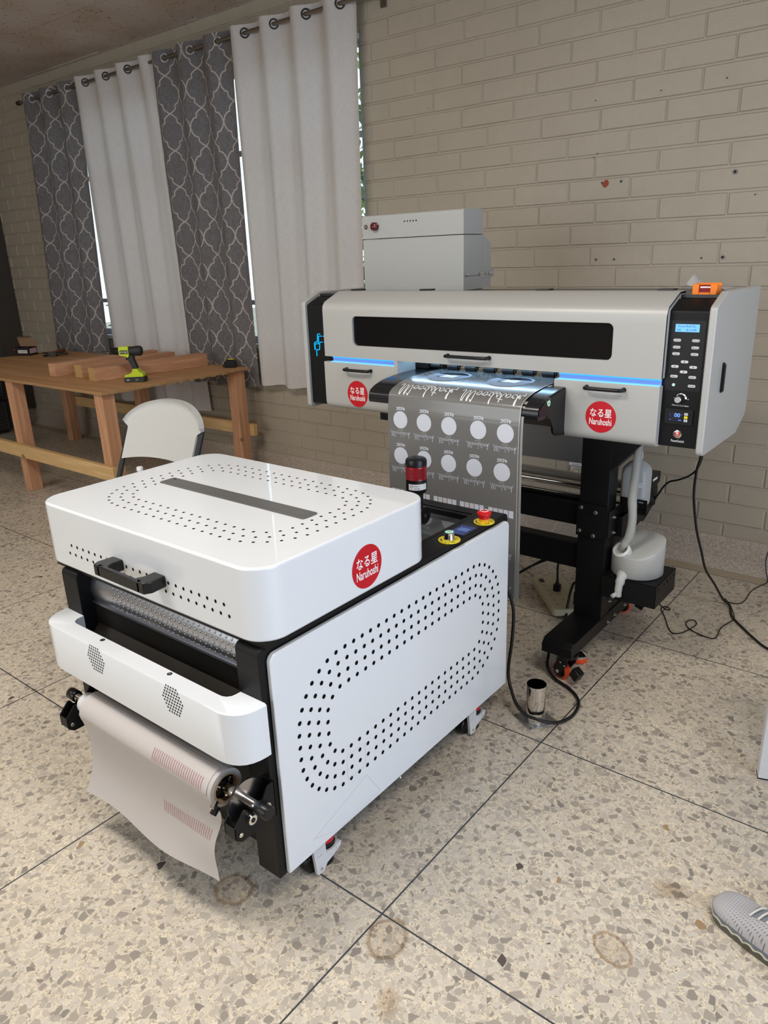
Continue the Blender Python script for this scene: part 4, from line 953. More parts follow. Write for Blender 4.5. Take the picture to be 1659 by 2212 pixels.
# stand
def column(x0, x1):
    t = B(); t.box(x0, x1, 2.62, 2.70, 0.165, 0.975); t.box(x0+0.004, x1-0.004, 2.70, 2.86, 0.165, 0.52)
    t.build('stand_column', M_black, PR, bevel=0.003)
column(-1.148, -1.030); column(-2.07, -1.952)
b = B(); b.box(-1.150, -0.93, 2.60, 2.80, 0.925, 0.955); b.add([(-1.03, 2.62, 0.80), (-1.03, 2.62, 0.93), (-0.91, 2.62, 0.93), (-1.03, 2.70, 0.80), (-1.03, 2.70, 0.93), (-0.91, 2.70, 0.93)], [(0,2,1), (3,4,5), (0,3,5,2), (0,1,4,3)])
b.build('column_bracket', M_black, PR, smooth=0)
b = B(); b.box(-2.09, -1.86, 2.56, 2.80, 0.90, 0.955); b.build('column_bracket', M_black, PR, smooth=0)
for x0, x1 in ((-1.152, -1.027), (-2.075, -1.95)):
    P = [(2.348, 0.124), (3.20, 0.124), (3.20, 0.160), (3.18, 0.18), (2.372, 0.18), (2.348, 0.160)]
    t = B(); t.prism(P, 0, x0, x1); t.build('stand_foot', M_black, PR, smooth=0, bevel=0.003)
b = B(); b.box(-1.95, -1.148, 2.635, 2.70, 0.555, 0.650); b.box(-1.95, -1.148, 2.66, 2.68, 0.650, 0.662); b.build('cross_beam', M_black, PR, bevel=0.003)
b = B(); b.box(-1.95, -1.148, 2.64, 2.70, 0.368, 0.476); b.build('cross_beam', M_black, PR, bevel=0.003)
b = B(); b.box(-1.152, -1.028, 2.612, 2.635, 0.525, 0.66)
for x, z in ((-1.135, 0.642), (-1.075, 0.630), (-1.138, 0.545), (-1.080, 0.533)): b.cyl((x, 2.612, z), (x, 2.602, z), 0.0065, mi=1, n=10); b.cyl((x, 2.612, z), (x, 2.6075, z), 0.009, mi=1, n=14)
b.build('joint_plate', [M_black, M_screw], PR, smooth=40)
# chrome take-up rods and rear film
for yy, zz, r in ((3.00, 0.600, 0.012), (3.03, 0.578, 0.010), (2.98, 0.556, 0.012), (3.03, 0.530, 0.012)):
    B().cyl((-2.05, yy, zz), (-1.05, yy, zz), r, n=24).build('guide_rod', M_chrome, PR, smooth=40)
B().cyl((-1.95, 3.03, 0.628), (-1.10, 3.03, 0.628), 0.020, n=28).build('guide_rod', mat('matte_film_roll', (0.42, 0.39, 0.33), 0.35), PR, smooth=40)
M_rearfilm = mat('grey_rear_film', (0.44, 0.43, 0.42), 0.35)
b = B(); b.grid(lambda u, v: Vector((-1.90 + u*0.76, 2.93 + 0.02*v, 1.0 - v*0.29 + 0.01*u)), 10, 4); b.build('rear_film_guard', M_rearfilm, PR, smooth=60)
# side arm with tray on the right
b = B(); b.prism([(2.70, 0.515), (2.80, 0.50), (3.07, 0.555), (3.07, 0.63), (2.70, 0.60)], 0, -1.030, -1.000, 0); b.build('side_arm', M_black, PR, smooth=0, bevel=0.0015)
b = B(); b.prism([(2.62, 0.53), (2.76, 0.53), (3.02, 0.61), (3.02, 0.655), (2.85, 0.64), (2.62, 0.64)], 0, -1.029, -1.022, 0); b.build('arm_plate', M_black, PR, smooth=0, bevel=0.0015)
for xx, yy, zz in ((-1.022, 2.655, 0.61), (-0.999, 2.78, 0.565), (-1.022, 2.66, 0.545), (-1.030, 2.66, 0.83), (-1.030, 2.69, 0.235), (-1.030, 2.80, 0.225), (-1.027, 2.68, 0.145), (-1.027, 2.75, 0.150), (-1.027, 2.86, 0.150)):
    B().lathe([(0, 0.0075), (0.004, 0.0075), (0.004, 0.005), (0.011, 0.0045)], (xx, yy, zz), (1,0,0), n=10).build('screw', M_screw, PR, smooth=30)
b = B(); b.prism(rr(2.87, 3.06, 0.655, 0.705, 0.012, 3), 0, -1.03, -0.985, 0); b.cyl((-1.025, 3.00, 0.625), (-0.987, 3.00, 0.625), 0.045, n=24, mi=0); b.box(-0.9849, -0.9845, 2.97, 3.02, 0.678, 0.688, 1); b.cyl((-1.01, 2.92, 0.705), (-1.01, 2.92, 0.715), 0.005, mi=2, n=10)
b.build('take_up_motor', [M_black, M_ink, M_screw], PR, smooth=40, bevel=0.003)
# bottle shelf
b = B(); b.box(-1.030, -0.925, 2.742, 2.745, 0.607, 0.668); b.box(-1.030, -0.925, 2.742, 2.84, 0.628, 0.631); b.box(-1.027, -1.024, 2.742, 2.84, 0.63, 0.668)
b.prism(rr(-0.958, -0.938, 0.655, 0.660, 0.0024, 3), 1, 2.7415, 2.7422, 1)
b.build('bottle_shelf', [M_black, mat('slot_light', (0.3, 0.3, 0.3), 0.5)], PR, smooth=0, bevel=0.001)
# waste jug tray
b = B(); TZ0, TZ1 = 0.293, 0.385
b.box(-1.029, -0.815, 2.600, 2.822, TZ1-0.003, TZ1); b.box(-1.029, -0.815, 2.600, 2.603, TZ0, TZ1); b.box(-0.818, -0.815, 2.600, 2.822, TZ0, TZ1); b.box(-1.029, -0.815, 2.819, 2.822, TZ0+0.01, TZ1)
for yy, r in ((2.630, 0.005), (2.690, 0.005), (2.725, 0.0075), (2.762, 0.006), (2.80, 0.006)): b.disc((-0.8147, yy, TZ1-0.022), Y_, Z_, r, n=12, mi=1)
b.build('jug_tray', [M_black, M_darkhole], PR, smooth=0, bevel=0.001)
# orange casters
M_orange = mat('orange_wheel', (0.85, 0.09, 0.02), 0.35)
def orange_caster(x, y, rot):
    R_ = Matrix.Translation((x, y, 0)) @ Matrix.Rotation(rot, 4, 'Z')
    c = B(); c.cyl(R_ @ Vector((0.0, 0, 0.112)), R_ @ Vector((0.0, 0, 0.124)), 0.042, n=28, mi=0)
    prof = roundpoly([(-0.030, 0.112), (0.022, 0.112), (0.024, 0.085), (-0.018, 0.030), (-0.036, 0.030), (-0.040, 0.06)], 0.008, 3)
    for y0_, y1_ in ((-0.024, -0.020), (0.020, 0.024)): c.prism(prof, 1, y0_, y1_, 0, R_)
    c.cyl(R_ @ Vector((-0.027, -0.026, 0.038)), R_ @ Vector((-0.027, 0.026, 0.038)), 0.008, n=12, mi=1)
    for dx, dz in ((-0.012, 0.085), (0.010, 0.078)): c.cyl(R_ @ Vector((dx, -0.0265, dz)), R_ @ Vector((dx, -0.024, dz)), 0.0045, n=10, mi=1)
    o = c.build('caster', [M_plasticblack, M_screw], PR, smooth=40, bevel=0.001)
    g = B(); g.lathe([(-0.014, 0.030), (-0.012, 0.036), (-0.006, 0.038), (0.006, 0.038), (0.012, 0.036), (0.014, 0.030)], R_ @ Vector((-0.027, 0, 0.038)), R_.to_3x3() @ Vector((0, 1, 0)), n=36, mi=0, capmi=1)
    g.build('wheel', [M_orange, M_plasticblack], o, smooth=40)
    g = B(); g.box(0.012, 0.050, -0.017, 0.017, 0.045, 0.088, 0, R_ @ Matrix.Translation((0.018, 0, 0.02)) @ Matrix.Rotation(0.5, 4, 'Y') @ Matrix.Translation((-0.018, 0, -0.02))); g.build('brake_pedal', M_plasticblack, o, smooth=30, bevel=0.004)
    return o
orange_caster(-1.062, 2.392, -0.35); orange_caster(-1.085, 3.085, 0.25); orange_caster(-2.02, 2.405, 0.3); orange_caster(-2.02, 3.13, 2.8)
t = B(); t.lathe([(0.018, 0.004), (0.024, 0.036), (0.034, 0.036), (0.050, 0.012), (0.115, 0.008)], (-1.088, 2.56, 0), n=32, mi=0, caps=False); t.lathe([(0.004, 0.034), (0.018, 0.036), (0.024, 0.036)], (-1.088, 2.56, 0), n=32, mi=1)
t.build('levelling_foot', [M_chrome, M_orange], PR, smooth=40)

# ------------------------------------------------------------------ printed film hanging from the printer
PFm = thing('printed_film', (-1.49, 2.222, 0.4), 'grey transfer film hanging from printer, printed with white discs and upside-down lettering', 'printed film')
FP = [Vector((0, y - (0.002 if z < 1.12 else 0.0), z + 0.0025)) for y, z in PF[1:]] + [Vector((0, 2.226, 1.045)), Vector((0, 2.224, 1.02)), Vector((0, 2.222, 0.95)), Vector((0, 2.221, 0.80)), Vector((0, 2.222, 0.60)), Vector((0, 2.222, 0.38))]
FPs = catmull(FP, 5); FL = [0.0]
for i in range(len(FPs)-1): FL.append(FL[-1] + (FPs[i+1]-FPs[i]).length)
def fpt(x, s, off=0.0):
    k = 0
    while k < len(FPs)-2 and FL[k+1] < s: k += 1
    t = (s-FL[k])/(FL[k+1]-FL[k]); p = FPs[k].lerp(FPs[k+1], t); d = (FPs[k+1]-FPs[k]).normalized(); n = Vector((0, d.z, -d.y))
    return Vector((x, p.y + n.y*off, p.z + n.z*off))
def s_of_z(z):    # arc length where the hanging part is at height z
    return FL[-1] - (z - 0.38)
fx0, fx1 = -1.777, -1.203
M_filmgrey = mat('silver_grey_film', (0.16, 0.155, 0.148), 0.24, spec=0.5, coat=0.45); M_print = mat('white_print', (0.60, 0.62, 0.68), 0.35); M_print2 = mat('warm_white_print', (0.58, 0.56, 0.57), 0.35)
b = B(); b.grid(lambda u, v: fpt(fx0 + (fx1-fx0)*u, v*FL[-1]), 16, 110, 0)
def onfilm(pts2, faces, mi, off=0.0008):
    b.add([fpt(x, s, off) for x, s in pts2], faces, mi)
def flat_text(body, cx_, s0, w_, h_, mi, shear=0.0, bold=0.0):
    vs, fs = text_geo(body, shear, bold)
    x0 = min(p[0] for p in vs); x1 = max(p[0] for p in vs); y0_ = min(p[1] for p in vs); y1_ = max(p[1] for p in vs)
    onfilm([(cx_ + (p[0]-(x0+x1)/2)/(x1-x0)*w_, s0 + (p[1]-(y0_+y1_)/2)/(y1_-y0_)*h_) for p in vs], [f[::-1] for f in fs], mi)
# script lettering drawn as pen strokes; units: letter height 1, baseline 0
SCR = {
 'W': ([[(-0.10,0.12),(-0.02,-0.05),(0.10,0.05),(0.20,0.75),(0.26,1.0),(0.34,0.9),(0.32,0.2),(0.40,0.0),(0.52,0.3),(0.62,0.95),(0.68,0.9),(0.64,0.2),(0.72,0.0),(0.86,0.25),(0.98,0.8),(0.94,1.02),(0.86,0.9)]], 0.98),
 'o': ([[(0.0,0.25),(0.12,0.42),(0.22,0.45),(0.10,0.40),(0.06,0.15),(0.18,0.0),(0.30,0.15),(0.28,0.40),(0.20,0.45),(0.26,0.32),(0.42,0.34)]], 0.42),
 'd': ([[(0.0,0.3),(0.24,0.42),(0.12,0.38),(0.07,0.12),(0.18,0.0),(0.30,0.2),(0.36,0.6),(0.42,1.0),(0.38,0.95),(0.34,0.2),(0.42,0.0),(0.52,0.12)]], 0.50),
 's': ([[(0.0,0.1),(0.14,0.35),(0.18,0.5),(0.22,0.3),(0.24,0.1),(0.14,0.0),(0.04,0.06),(0.2,0.02),(0.36,0.15)]], 0.34),
 't': ([[(0.0,0.15),(0.14,0.6),(0.18,0.9),(0.13,0.3),(0.16,0.02),(0.26,0.02),(0.36,0.2)], [(-0.02,0.62),(0.36,0.68)]], 0.34),
 'c': ([[(0.0,0.2),(0.16,0.42),(0.26,0.40),(0.20,0.36),(0.10,0.38),(0.05,0.14),(0.16,0.0),(0.34,0.14)]], 0.34),
 'k': ([[(0.0,0.15),(0.16,0.6),(0.22,0.98),(0.14,0.9),(0.10,0.0),(0.16,0.3),(0.30,0.46),(0.30,0.30),(0.18,0.26),(0.30,0.02),(0.46,0.10),(0.40,-0.2)]], 0.46)}
def script(cx_, s0, w_, h_, pen, mi, slope=0.0, dens=3):
    strokes = []; x = 0
    for ch in 'Woodstock':
        st, adv = SCR[ch]
        for q_ in st: strokes.append([(x + p[0], p[1]) for p in q_])
        x += adv
    tot = x
    for q_ in strokes:
        P = catmull([Vector((p[0], p[1], 0)) for p in q_], dens)
        P = [((p.x/tot - 0.5)*w_ + cx_, s0 + (p.y-0.45)*h_ + slope*(p.x/tot-0.5)) for p in P]
        for i in range(len(P)-1):
            a, c_ = Vector(P[i]), Vector(P[i+1]); d = c_-a
            if d.length < 1e-7: continue
            d.normalize(); n = Vector((-d.y, d.x))*pen/2; a -= d*pen*0.3; c_ += d*pen*0.3
            onfilm([tuple(a+n), tuple(a-n), tuple(c_-n), tuple(c_+n)], [(0,1,2,3)], mi)
def circle(cx_, s0, r, mi, n=36, off=0.0008):
    onfilm([(cx_+r*math.cos(2*PI*k/n), s0+r*math.sin(2*PI*k/n)) for k in range(n)], [tuple(range(n))], mi, off)
def logo(cx_, z):
    s0 = s_of_z(z); circle(cx_, s0, 0.0335, 1)
    vs, fs = text_geo('2026', 0, 0.03)
    x0 = min(p[0] for p in vs); x1 = max(p[0] for p in vs); y0_ = min(p[1] for p in vs); y1_ = max(p[1] for p in vs)
    P = []
    for p in vs:
        u_ = (p[0]-(x0+x1)/2)/(x1-x0)*0.042; v_ = (p[1]-y0_)/(y1_-y0_)*0.0125
        P.append((cx_+u_, s0 - 0.0375 - 0.0125 + v_ + 1.9*u_*u_*4))
    onfilm(P, [f[::-1] for f in fs], 1)
    flat_text('W.K. EST', cx_, s0 + 0.0395, 0.024, 0.0045, 2)
    script(cx_, s0 + 0.056, 0.092, 0.021, 0.0013, 1)
for x in (-1.716, -1.605, -1.493, -1.368, -1.258): logo(x, 1.001)
for x in (-1.716, -1.605, -1.494, -1.382, -1.268): logo(x, 0.860)
for g, x0 in enumerate((-1.7655, -1.6855, -1.5635, -1.444, -1.3215)):
    for i in range(5 if g else 3):
        xa = x0 + i*0.0212; mi = 1 if i in (0, 3, 4) else 2; s0 = s_of_z(0.722 - 0.004*0); s1 = s_of_z(0.6945)
        onfilm([(xa, s0), (xa, s1), (xa+0.0187, s1), (xa+0.0187, s0)], [(0,1,2,3)], mi)
for row in (0.60, 0.47):
    for x in (-1.716, -1.605, -1.494, -1.382, -1.268): logo(x, row)
sb = [FL[i] for i in range(len(FPs)) if abs(FPs[i].y-2.262) < 0.02][0]
for cx_, cxe in ((-1.622, -1.635), (-1.342, -1.362)):
    script(cx_, sb + 0.012, 0.245, 0.062, 0.0034, 3, dens=5); flat_text('W83', cx_-0.005, sb - 0.022, 0.05, 0.008, 3)
    circle(cxe, 0.165+0.035, 0.088, 4, 40, 0.0008); circle(cxe, 0.165+0.040, 0.080, 5, 40, 0.0014)
    up = [(cxe+0.079*math.cos(PI+0.45+(PI-0.9)*k/20), 0.205+0.079*math.sin(PI+0.45+(PI-0.9)*k/20)) for k in range(21)]
    onfilm(up[::-1], [tuple(range(len(up)))], 6, 0.0020)
    for dx_ in (-0.02, 0.01): onfilm([(cxe+dx_, 0.185), (cxe+dx_-0.012, 0.225), (cxe+dx_+0.022, 0.228), (cxe+dx_+0.03, 0.19)], [(0,1,2,3)], 3, 0.0020)
M_clearedge = mat('film_cut_edge', (0.75, 0.75, 0.72), 0.3)
for k in range(0, 109):
    s0, s1 = FL[-1]*k/109, FL[-1]*(k+1)/109
    onfilm([(fx1-0.0035, s0), (fx1-0.0035, s1), (fx1-0.0020, s1), (fx1-0.0020, s0)], [(0,1,2,3)], 7)
b.build('film_sheet', [M_filmgrey, M_print, M_print2, mat('bright_white_print', (0.85, 0.87, 0.9), 0.3), mat('pale_disc_print', (0.40, 0.47, 0.56), 0.12), mat('pale_disc_print_inner', (0.36, 0.43, 0.53), 0.12), mat('dark_print', (0.03, 0.03, 0.03), 0.15), M_clearedge], PFm, smooth=60)
# the film layer underneath, a centimetre wider on the right
b = B(); b.grid(lambda u, v: fpt(fx1-0.02 + 0.030*u, 0.12 + v*(FL[-1]-0.12+0.0), -0.0028 - 0.004*v) , 3, 80, 0); b.build('under_layer', mat('grey_film_margin', (0.30, 0.30, 0.29), 0.35), PFm, smooth=60)

# ------------------------------------------------------------------ ink supply cabinet on top of the printer
HT = thing('ink_cabinet', (-2.05, 2.87, 1.446), 'pale grey metal box with a dark red lamp standing on top of the printer', 'box')
M_box = mat('pale_grey_paint', (0.39, 0.395, 0.38), 0.45); speckle(M_box, 1400, 0.04, 0.05, 1800)
hxa, hxb = -2.319, -1.776
P = roundpoly([(2.762, 1.672), (2.762, 1.770), (2.912, 1.770), (2.912, 1.672)], [0, 0.012, 0.012, 0], 5)
b = B(); b.prism(P, 0, hxa, hxb, 0)
b.prism([(2.912, 1.46), (2.912, 1.672), (2.985, 1.632), (2.985, 1.455), (2.912, 1.447)], 0, hxa+0.002, hxb-0.001, 0)
b.disc((-2.298, 2.7615, 1.7225), X_, Z_, 0.0105, n=24, mi=1); b.disc((-2.298, 2.7612, 1.7225), X_, Z_, 0.005, n=12, mi=2); b.box(-2.306, -2.291, 2.7608, 2.7612, 1.7215, 1.7235, 2)
for i in range(5): b.disc((-2.0795 + i*0.0158, 2.7614, 1.7365), X_, Z_, 0.0034, n=12, mi=3)
b.build('upper_body', [M_box, M_chrome, M_screw, M_darkhole], HT, smooth=30, bevel=0.0015)
b = B(); b.box(hxa, hxb, 2.762, 2.911, 1.447, 1.669); b.build('front_door', M_box, HT, smooth=30, bevel=0.002)
b = B(); b.lathe([(0, 0.0175), (0.006, 0.0175), (0.007, 0.0155), (0.010, 0.0155), (0.011, 0.0175), (0.018, 0.0175), (0.021, 0.0150), (0.022, 0.010)], (-2.241, 2.762, 1.7225), (0,-1,0), n=32, mi=0); b.box(-2.247, -2.2355, 2.7395, 2.740, 1.721, 1.7235, 1)
b.build('red_lamp', [mat('dark_red_lens', (0.09, 0.004, 0.010), 0.15, coat=0.6), M_screw], HT, smooth=40)
b = B(); b.prism([(2.895, 1.492), (3.008, 1.492), (3.008, 1.530), (2.895, 1.530)], 0, hxb, hxb+0.0015, 0)
for yy in (2.783, 2.885, 2.935, 2.962, 2.975):
    b.cyl((hxb, yy, 1.512), (hxb+0.010, yy, 1.512), 0.005, n=10, mi=1); b.box(hxb+0.006, hxb+0.009, yy-0.009, yy+0.010, 1.508, 1.512, 1, Matrix.Translation((hxb, yy, 1.512)) @ Matrix.Rotation(0.6, 4, 'X') @ Matrix.Translation((-hxb, -yy, -1.512)))
b.box(hxb, hxb+0.0006, 2.765, 2.90, 1.5035, 1.5050, 2)
b.build('wing_nut_bracket', [M_box, M_screw, M_darkhole], HT, smooth=30)

# orange alarm holder on the right end of the printer
OR_ = thing('orange_beacon_holder', (-0.742, 2.6, 1.434), 'orange plastic holder with a dark red lens on the right end of the printer', 'warning light')
b = B(); ox0, ox1, oz0, oz1 = -0.779, -0.704, 1.4345, 1.4775
b.box(ox0, ox0+0.020, 2.565, 2.573, oz0, oz1); b.box(ox1-0.020, ox1, 2.565, 2.573, oz0, oz1); b.box(ox0+0.02, ox1-0.02, 2.565, 2.573, oz0, oz0+0.017); b.box(ox0, ox0+0.004, 2.573, 2.62, oz0, oz1); b.box(ox1-0.004, ox1, 2.573, 2.62, oz0, oz1-0.006); b.box(ox0, ox1, 2.615, 2.620, oz0, oz1+0.002)
b.build('holder', mat('orange_plastic', (0.90, 0.22, 0.01), 0.4), OR_, smooth=30, bevel=0.002)
b = B(); b.prism(roundpoly([(2.569, 1.4515), (2.61, 1.4515), (2.61, 1.474), (2.575, 1.474)], [0.002, 0, 0.003, 0.006], 3), 0, -0.762, -0.722, 0); b.build('lens', mat('deep_red_lens', (0.22, 0.003, 0.012), 0.15, coat=0.5), OR_, smooth=30, bevel=0.002)

# clear plastic bag behind it
M_bag = mat('clear_plastic_film', (0.85, 0.85, 0.87), 0.12, alpha=0.32, spec=0.8)
t = thing('plastic_bag', (-0.78, 2.78, 1.446), 'crumpled clear plastic bag lying on printer top behind the orange holder', 'bag')
q = random.Random(5)
hs = [0.005, 0.055, 0.030, 0.020, 0.022, 0.018, 0.012, 0.004]
def bagp(u, v):
    i = u*(len(hs)-1); k = min(int(i), len(hs)-2); h = hs[k]*(1-(i-k)) + hs[k+1]*(i-k)
    return Vector((-0.862 + u*0.165, 2.70 + 0.16*v, 1.448 + h*math.sin(PI*min(1, 0.15+v*0.85)) + 0.003*math.sin(25*u+11*v)))
B().grid(bagp, 24, 12).build('bag_film', M_bag, t, smooth=50)
t.location = t.location

# ------------------------------------------------------------------ bottle, waste jug and its tube
M_hdpe = mat('translucent_white_plastic', (0.46, 0.465, 0.45), 0.35); M_hdpe.node_tree.nodes['Principled BSDF'].inputs['Subsurface Weight'].default_value = 0.4; M_hdpe.node_tree.nodes['Principled BSDF'].inputs['Subsurface Radius'].default_value = (0.02, 0.02, 0.02)
BT = thing('solution_bottle', (-0.99, 2.785, 0.631), 'frosted square bottle with white cap and small label on the printer side shelf', 'bottle')
b = B()
lev = [(0.632, 0.046, 0.012), (0.640, 0.048, 0.014), (0.765, 0.048, 0.014), (0.785, 0.044, 0.018), (0.803, 0.030, 0.020), (0.812, 0.016, 0.0155), (0.822, 0.015, 0.0145)]
rings = []
for z, hw, r in lev: rings.append([(-0.990+p[0], 2.790+p[1]*0.92, z) for p in rr(-hw, hw, -hw, hw, r, 4)])
n_ = len(rings[0]); vs = [p for r in rings for p in r]; fs = []
for i in range(len(rings)-1):
    for k in range(n_): fs.append((i*n_+k, i*n_+(k+1)%n_, (i+1)*n_+(k+1)%n_, (i+1)*n_+k))
fs.append(tuple(range(n_))[::-1]); fs.append(tuple((len(rings)-1)*n_+k for k in range(n_)))
b.add(vs, fs, 0); b.build('bottle_body', M_hdpe, BT, smooth=50)
b = B(); b.lathe([(0.820, 0.0185), (0.846, 0.018), (0.848, 0.016)], (-0.990, 2.790, 0), n=28); b.build('bottle_cap', mat('white_cap', (0.7, 0.71, 0.74), 0.4), BT, smooth=40)
b = B(); yb = 2.790-0.048*0.92-0.0006; b.quad((-0.998, yb, 0.716), (-0.946, yb, 0.716), (-0.946, yb, 0.734), (-0.998, yb, 0.734), 0); b.text('Cleaning Solution', (-0.972, yb, 0.727), X_, Z_, 0.006, 1, width=0.048, ext=0.0004)
b.build('bottle_label', [M_ink, M_darkink], BT, smooth=0)
JG = thing('waste_jug', (-0.93, 2.715, 0.385), 'squat round translucent jug with an open neck and spout on the lower tray', 'jug')
b = B(); jc = (-0.930, 2.705)
b.lathe([(0.386, 0.094), (0.390, 0.0985), (0.470, 0.0985)], (*jc, 0), n=64, mi=0, caps=True)
# sloped shoulder: a domed top that tilts down towards the neck in front
n_ = 64; vs = []; fs = []
for i, (rad, dz) in enumerate(((0.0985, 0.0), (0.0975, 0.003), (0.090, 0.0055), (0.06, 0.0065), (0.0, 0.0065))):
    for k in range(n_):
        a = 2*PI*k/n_; x, y = rad*math.cos(a), rad*math.sin(a); sl = 0.055*max(0.0, min(1.0, (y*0.9 + x*0.5 + 0.055)/0.13)); vs.append((jc[0]+x, jc[1]+y, 0.4705 + sl + dz))
for i in range(4):
    for k in range(n_): fs.append((i*n_+k, i*n_+(k+1)%n_, (i+1)*n_+(k+1)%n_, (i+1)*n_+k))
b.add(vs, fs, 0)
top0 = len(b.v) - len(vs)
for k in range(n_):   # skirt joining the straight side to the sloped rim
    a0, a1 = 2*PI*k/n_, 2*PI*(k+1)/n_
    b.add([(jc[0]+0.0985*math.cos(a0), jc[1]+0.0985*math.sin(a0), 0.4700), (jc[0]+0.0985*math.cos(a1), jc[1]+0.0985*math.sin(a1), 0.4700), vs[(k+1)%n_], vs[k]], [(0,1,2,3)], 0)
b.build('jug_body', M_hdpe, JG, smooth=50, weld=True)
NV = Vector((-0.25, -0.55, 0.80)).normalized(); nb = Vector((-0.968, 2.652, 0.472))
b = B(); b.lathe([(0, 0.033), (0.010, 0.033), (0.010, 0.029), (0.016, 0.029), (0.016, 0.034), (0.022, 0.034), (0.024, 0.031), (0.028, 0.031), (0.028, 0.027), (0.004, 0.027)], nb, NV, n=40, caps=False); b.build('jug_neck', mat('white_neck_plastic', (0.72, 0.72, 0.70), 0.4), JG, smooth=40)
b = B(); b.tube([(-0.952, 2.640, 0.405), (-0.953, 2.606, 0.385), (-0.954, 2.588, 0.355), (-0.954, 2.586, 0.318)], 0.015, 14, smooth=4, radii=[0.024, 0.018, 0.0145, 0.0135]); b.cyl((-0.954, 2.588, 0.332), (-0.968, 2.560, 0.322), 0.0085, n=16)
b.build('jug_spout', M_hdpe, JG, smooth=50)
t = thing('waste_tube', (-0.95, 2.66, 0.45), 'limp translucent grey tube hanging from printer into the neck of the jug', 'tube')
b = B(); b.tube([(-0.942, 2.655, 0.925), (-0.944, 2.655, 0.86), (-0.947, 2.650, 0.76), (-0.950, 2.650, 0.70), (-0.944, 2.650, 0.62), (-0.950, 2.650, 0.55), (-0.966, 2.645, 0.51), (-0.972, 2.650, 0.487)], 0.016, 16, smooth=5, radii=[0.016, 0.016, 0.0165, 0.017, 0.016, 0.017, 0.015, 0.013]); b.build('tube_wall', mat('milky_vinyl', (0.36, 0.365, 0.34), 0.3), t, smooth=60)

# ------------------------------------------------------------------ curtain rod and curtains
M_rod = mat('brushed_nickel_rod', (0.30, 0.27, 0.24), 0.30, metal=1.0)
RYc, RZc = 3.77, 2.975
t = thing('curtain_rod', (-5.0, RYc, RZc), 'long brushed metal curtain rod running above the window', 'curtain rod')
b = B(); b.cyl((-7.02, RYc, RZc), (-2.90, RYc, RZc), 0.0125, n=20); b.build('rod', M_rod, t, smooth=40)
for x0, x1 in ((-7.075, -7.015), (-2.905, -2.845)): B().lathe([(0, 0.010), (0.006, 0.017), (0.045, 0.019), (0.055, 0.016), (0.060, 0.012)], (x0, RYc, RZc), (1,0,0), n=24).build('finial', mat('dark_finial', (0.05, 0.035, 0.028), 0.3, metal=0.6) if 'dark_finial' not in D.materials else D.materials['dark_finial'], t, smooth=40)
for x in (-6.10, -4.215, -3.02): 
    b = B(); b.box(x-0.008, x+0.008, RYc-0.004, YW, RZc-0.016, RZc-0.010); b.box(x-0.02, x+0.02, YW-0.010, YW-0.004, RZc-0.05, RZc+0.02); b.lathe([(-0.006, 0.0165), (0.006, 0.0165)], (x, RYc, RZc), (1,0,0), n=16); b.build('rod_bracket', M_rod, t, smooth=40)

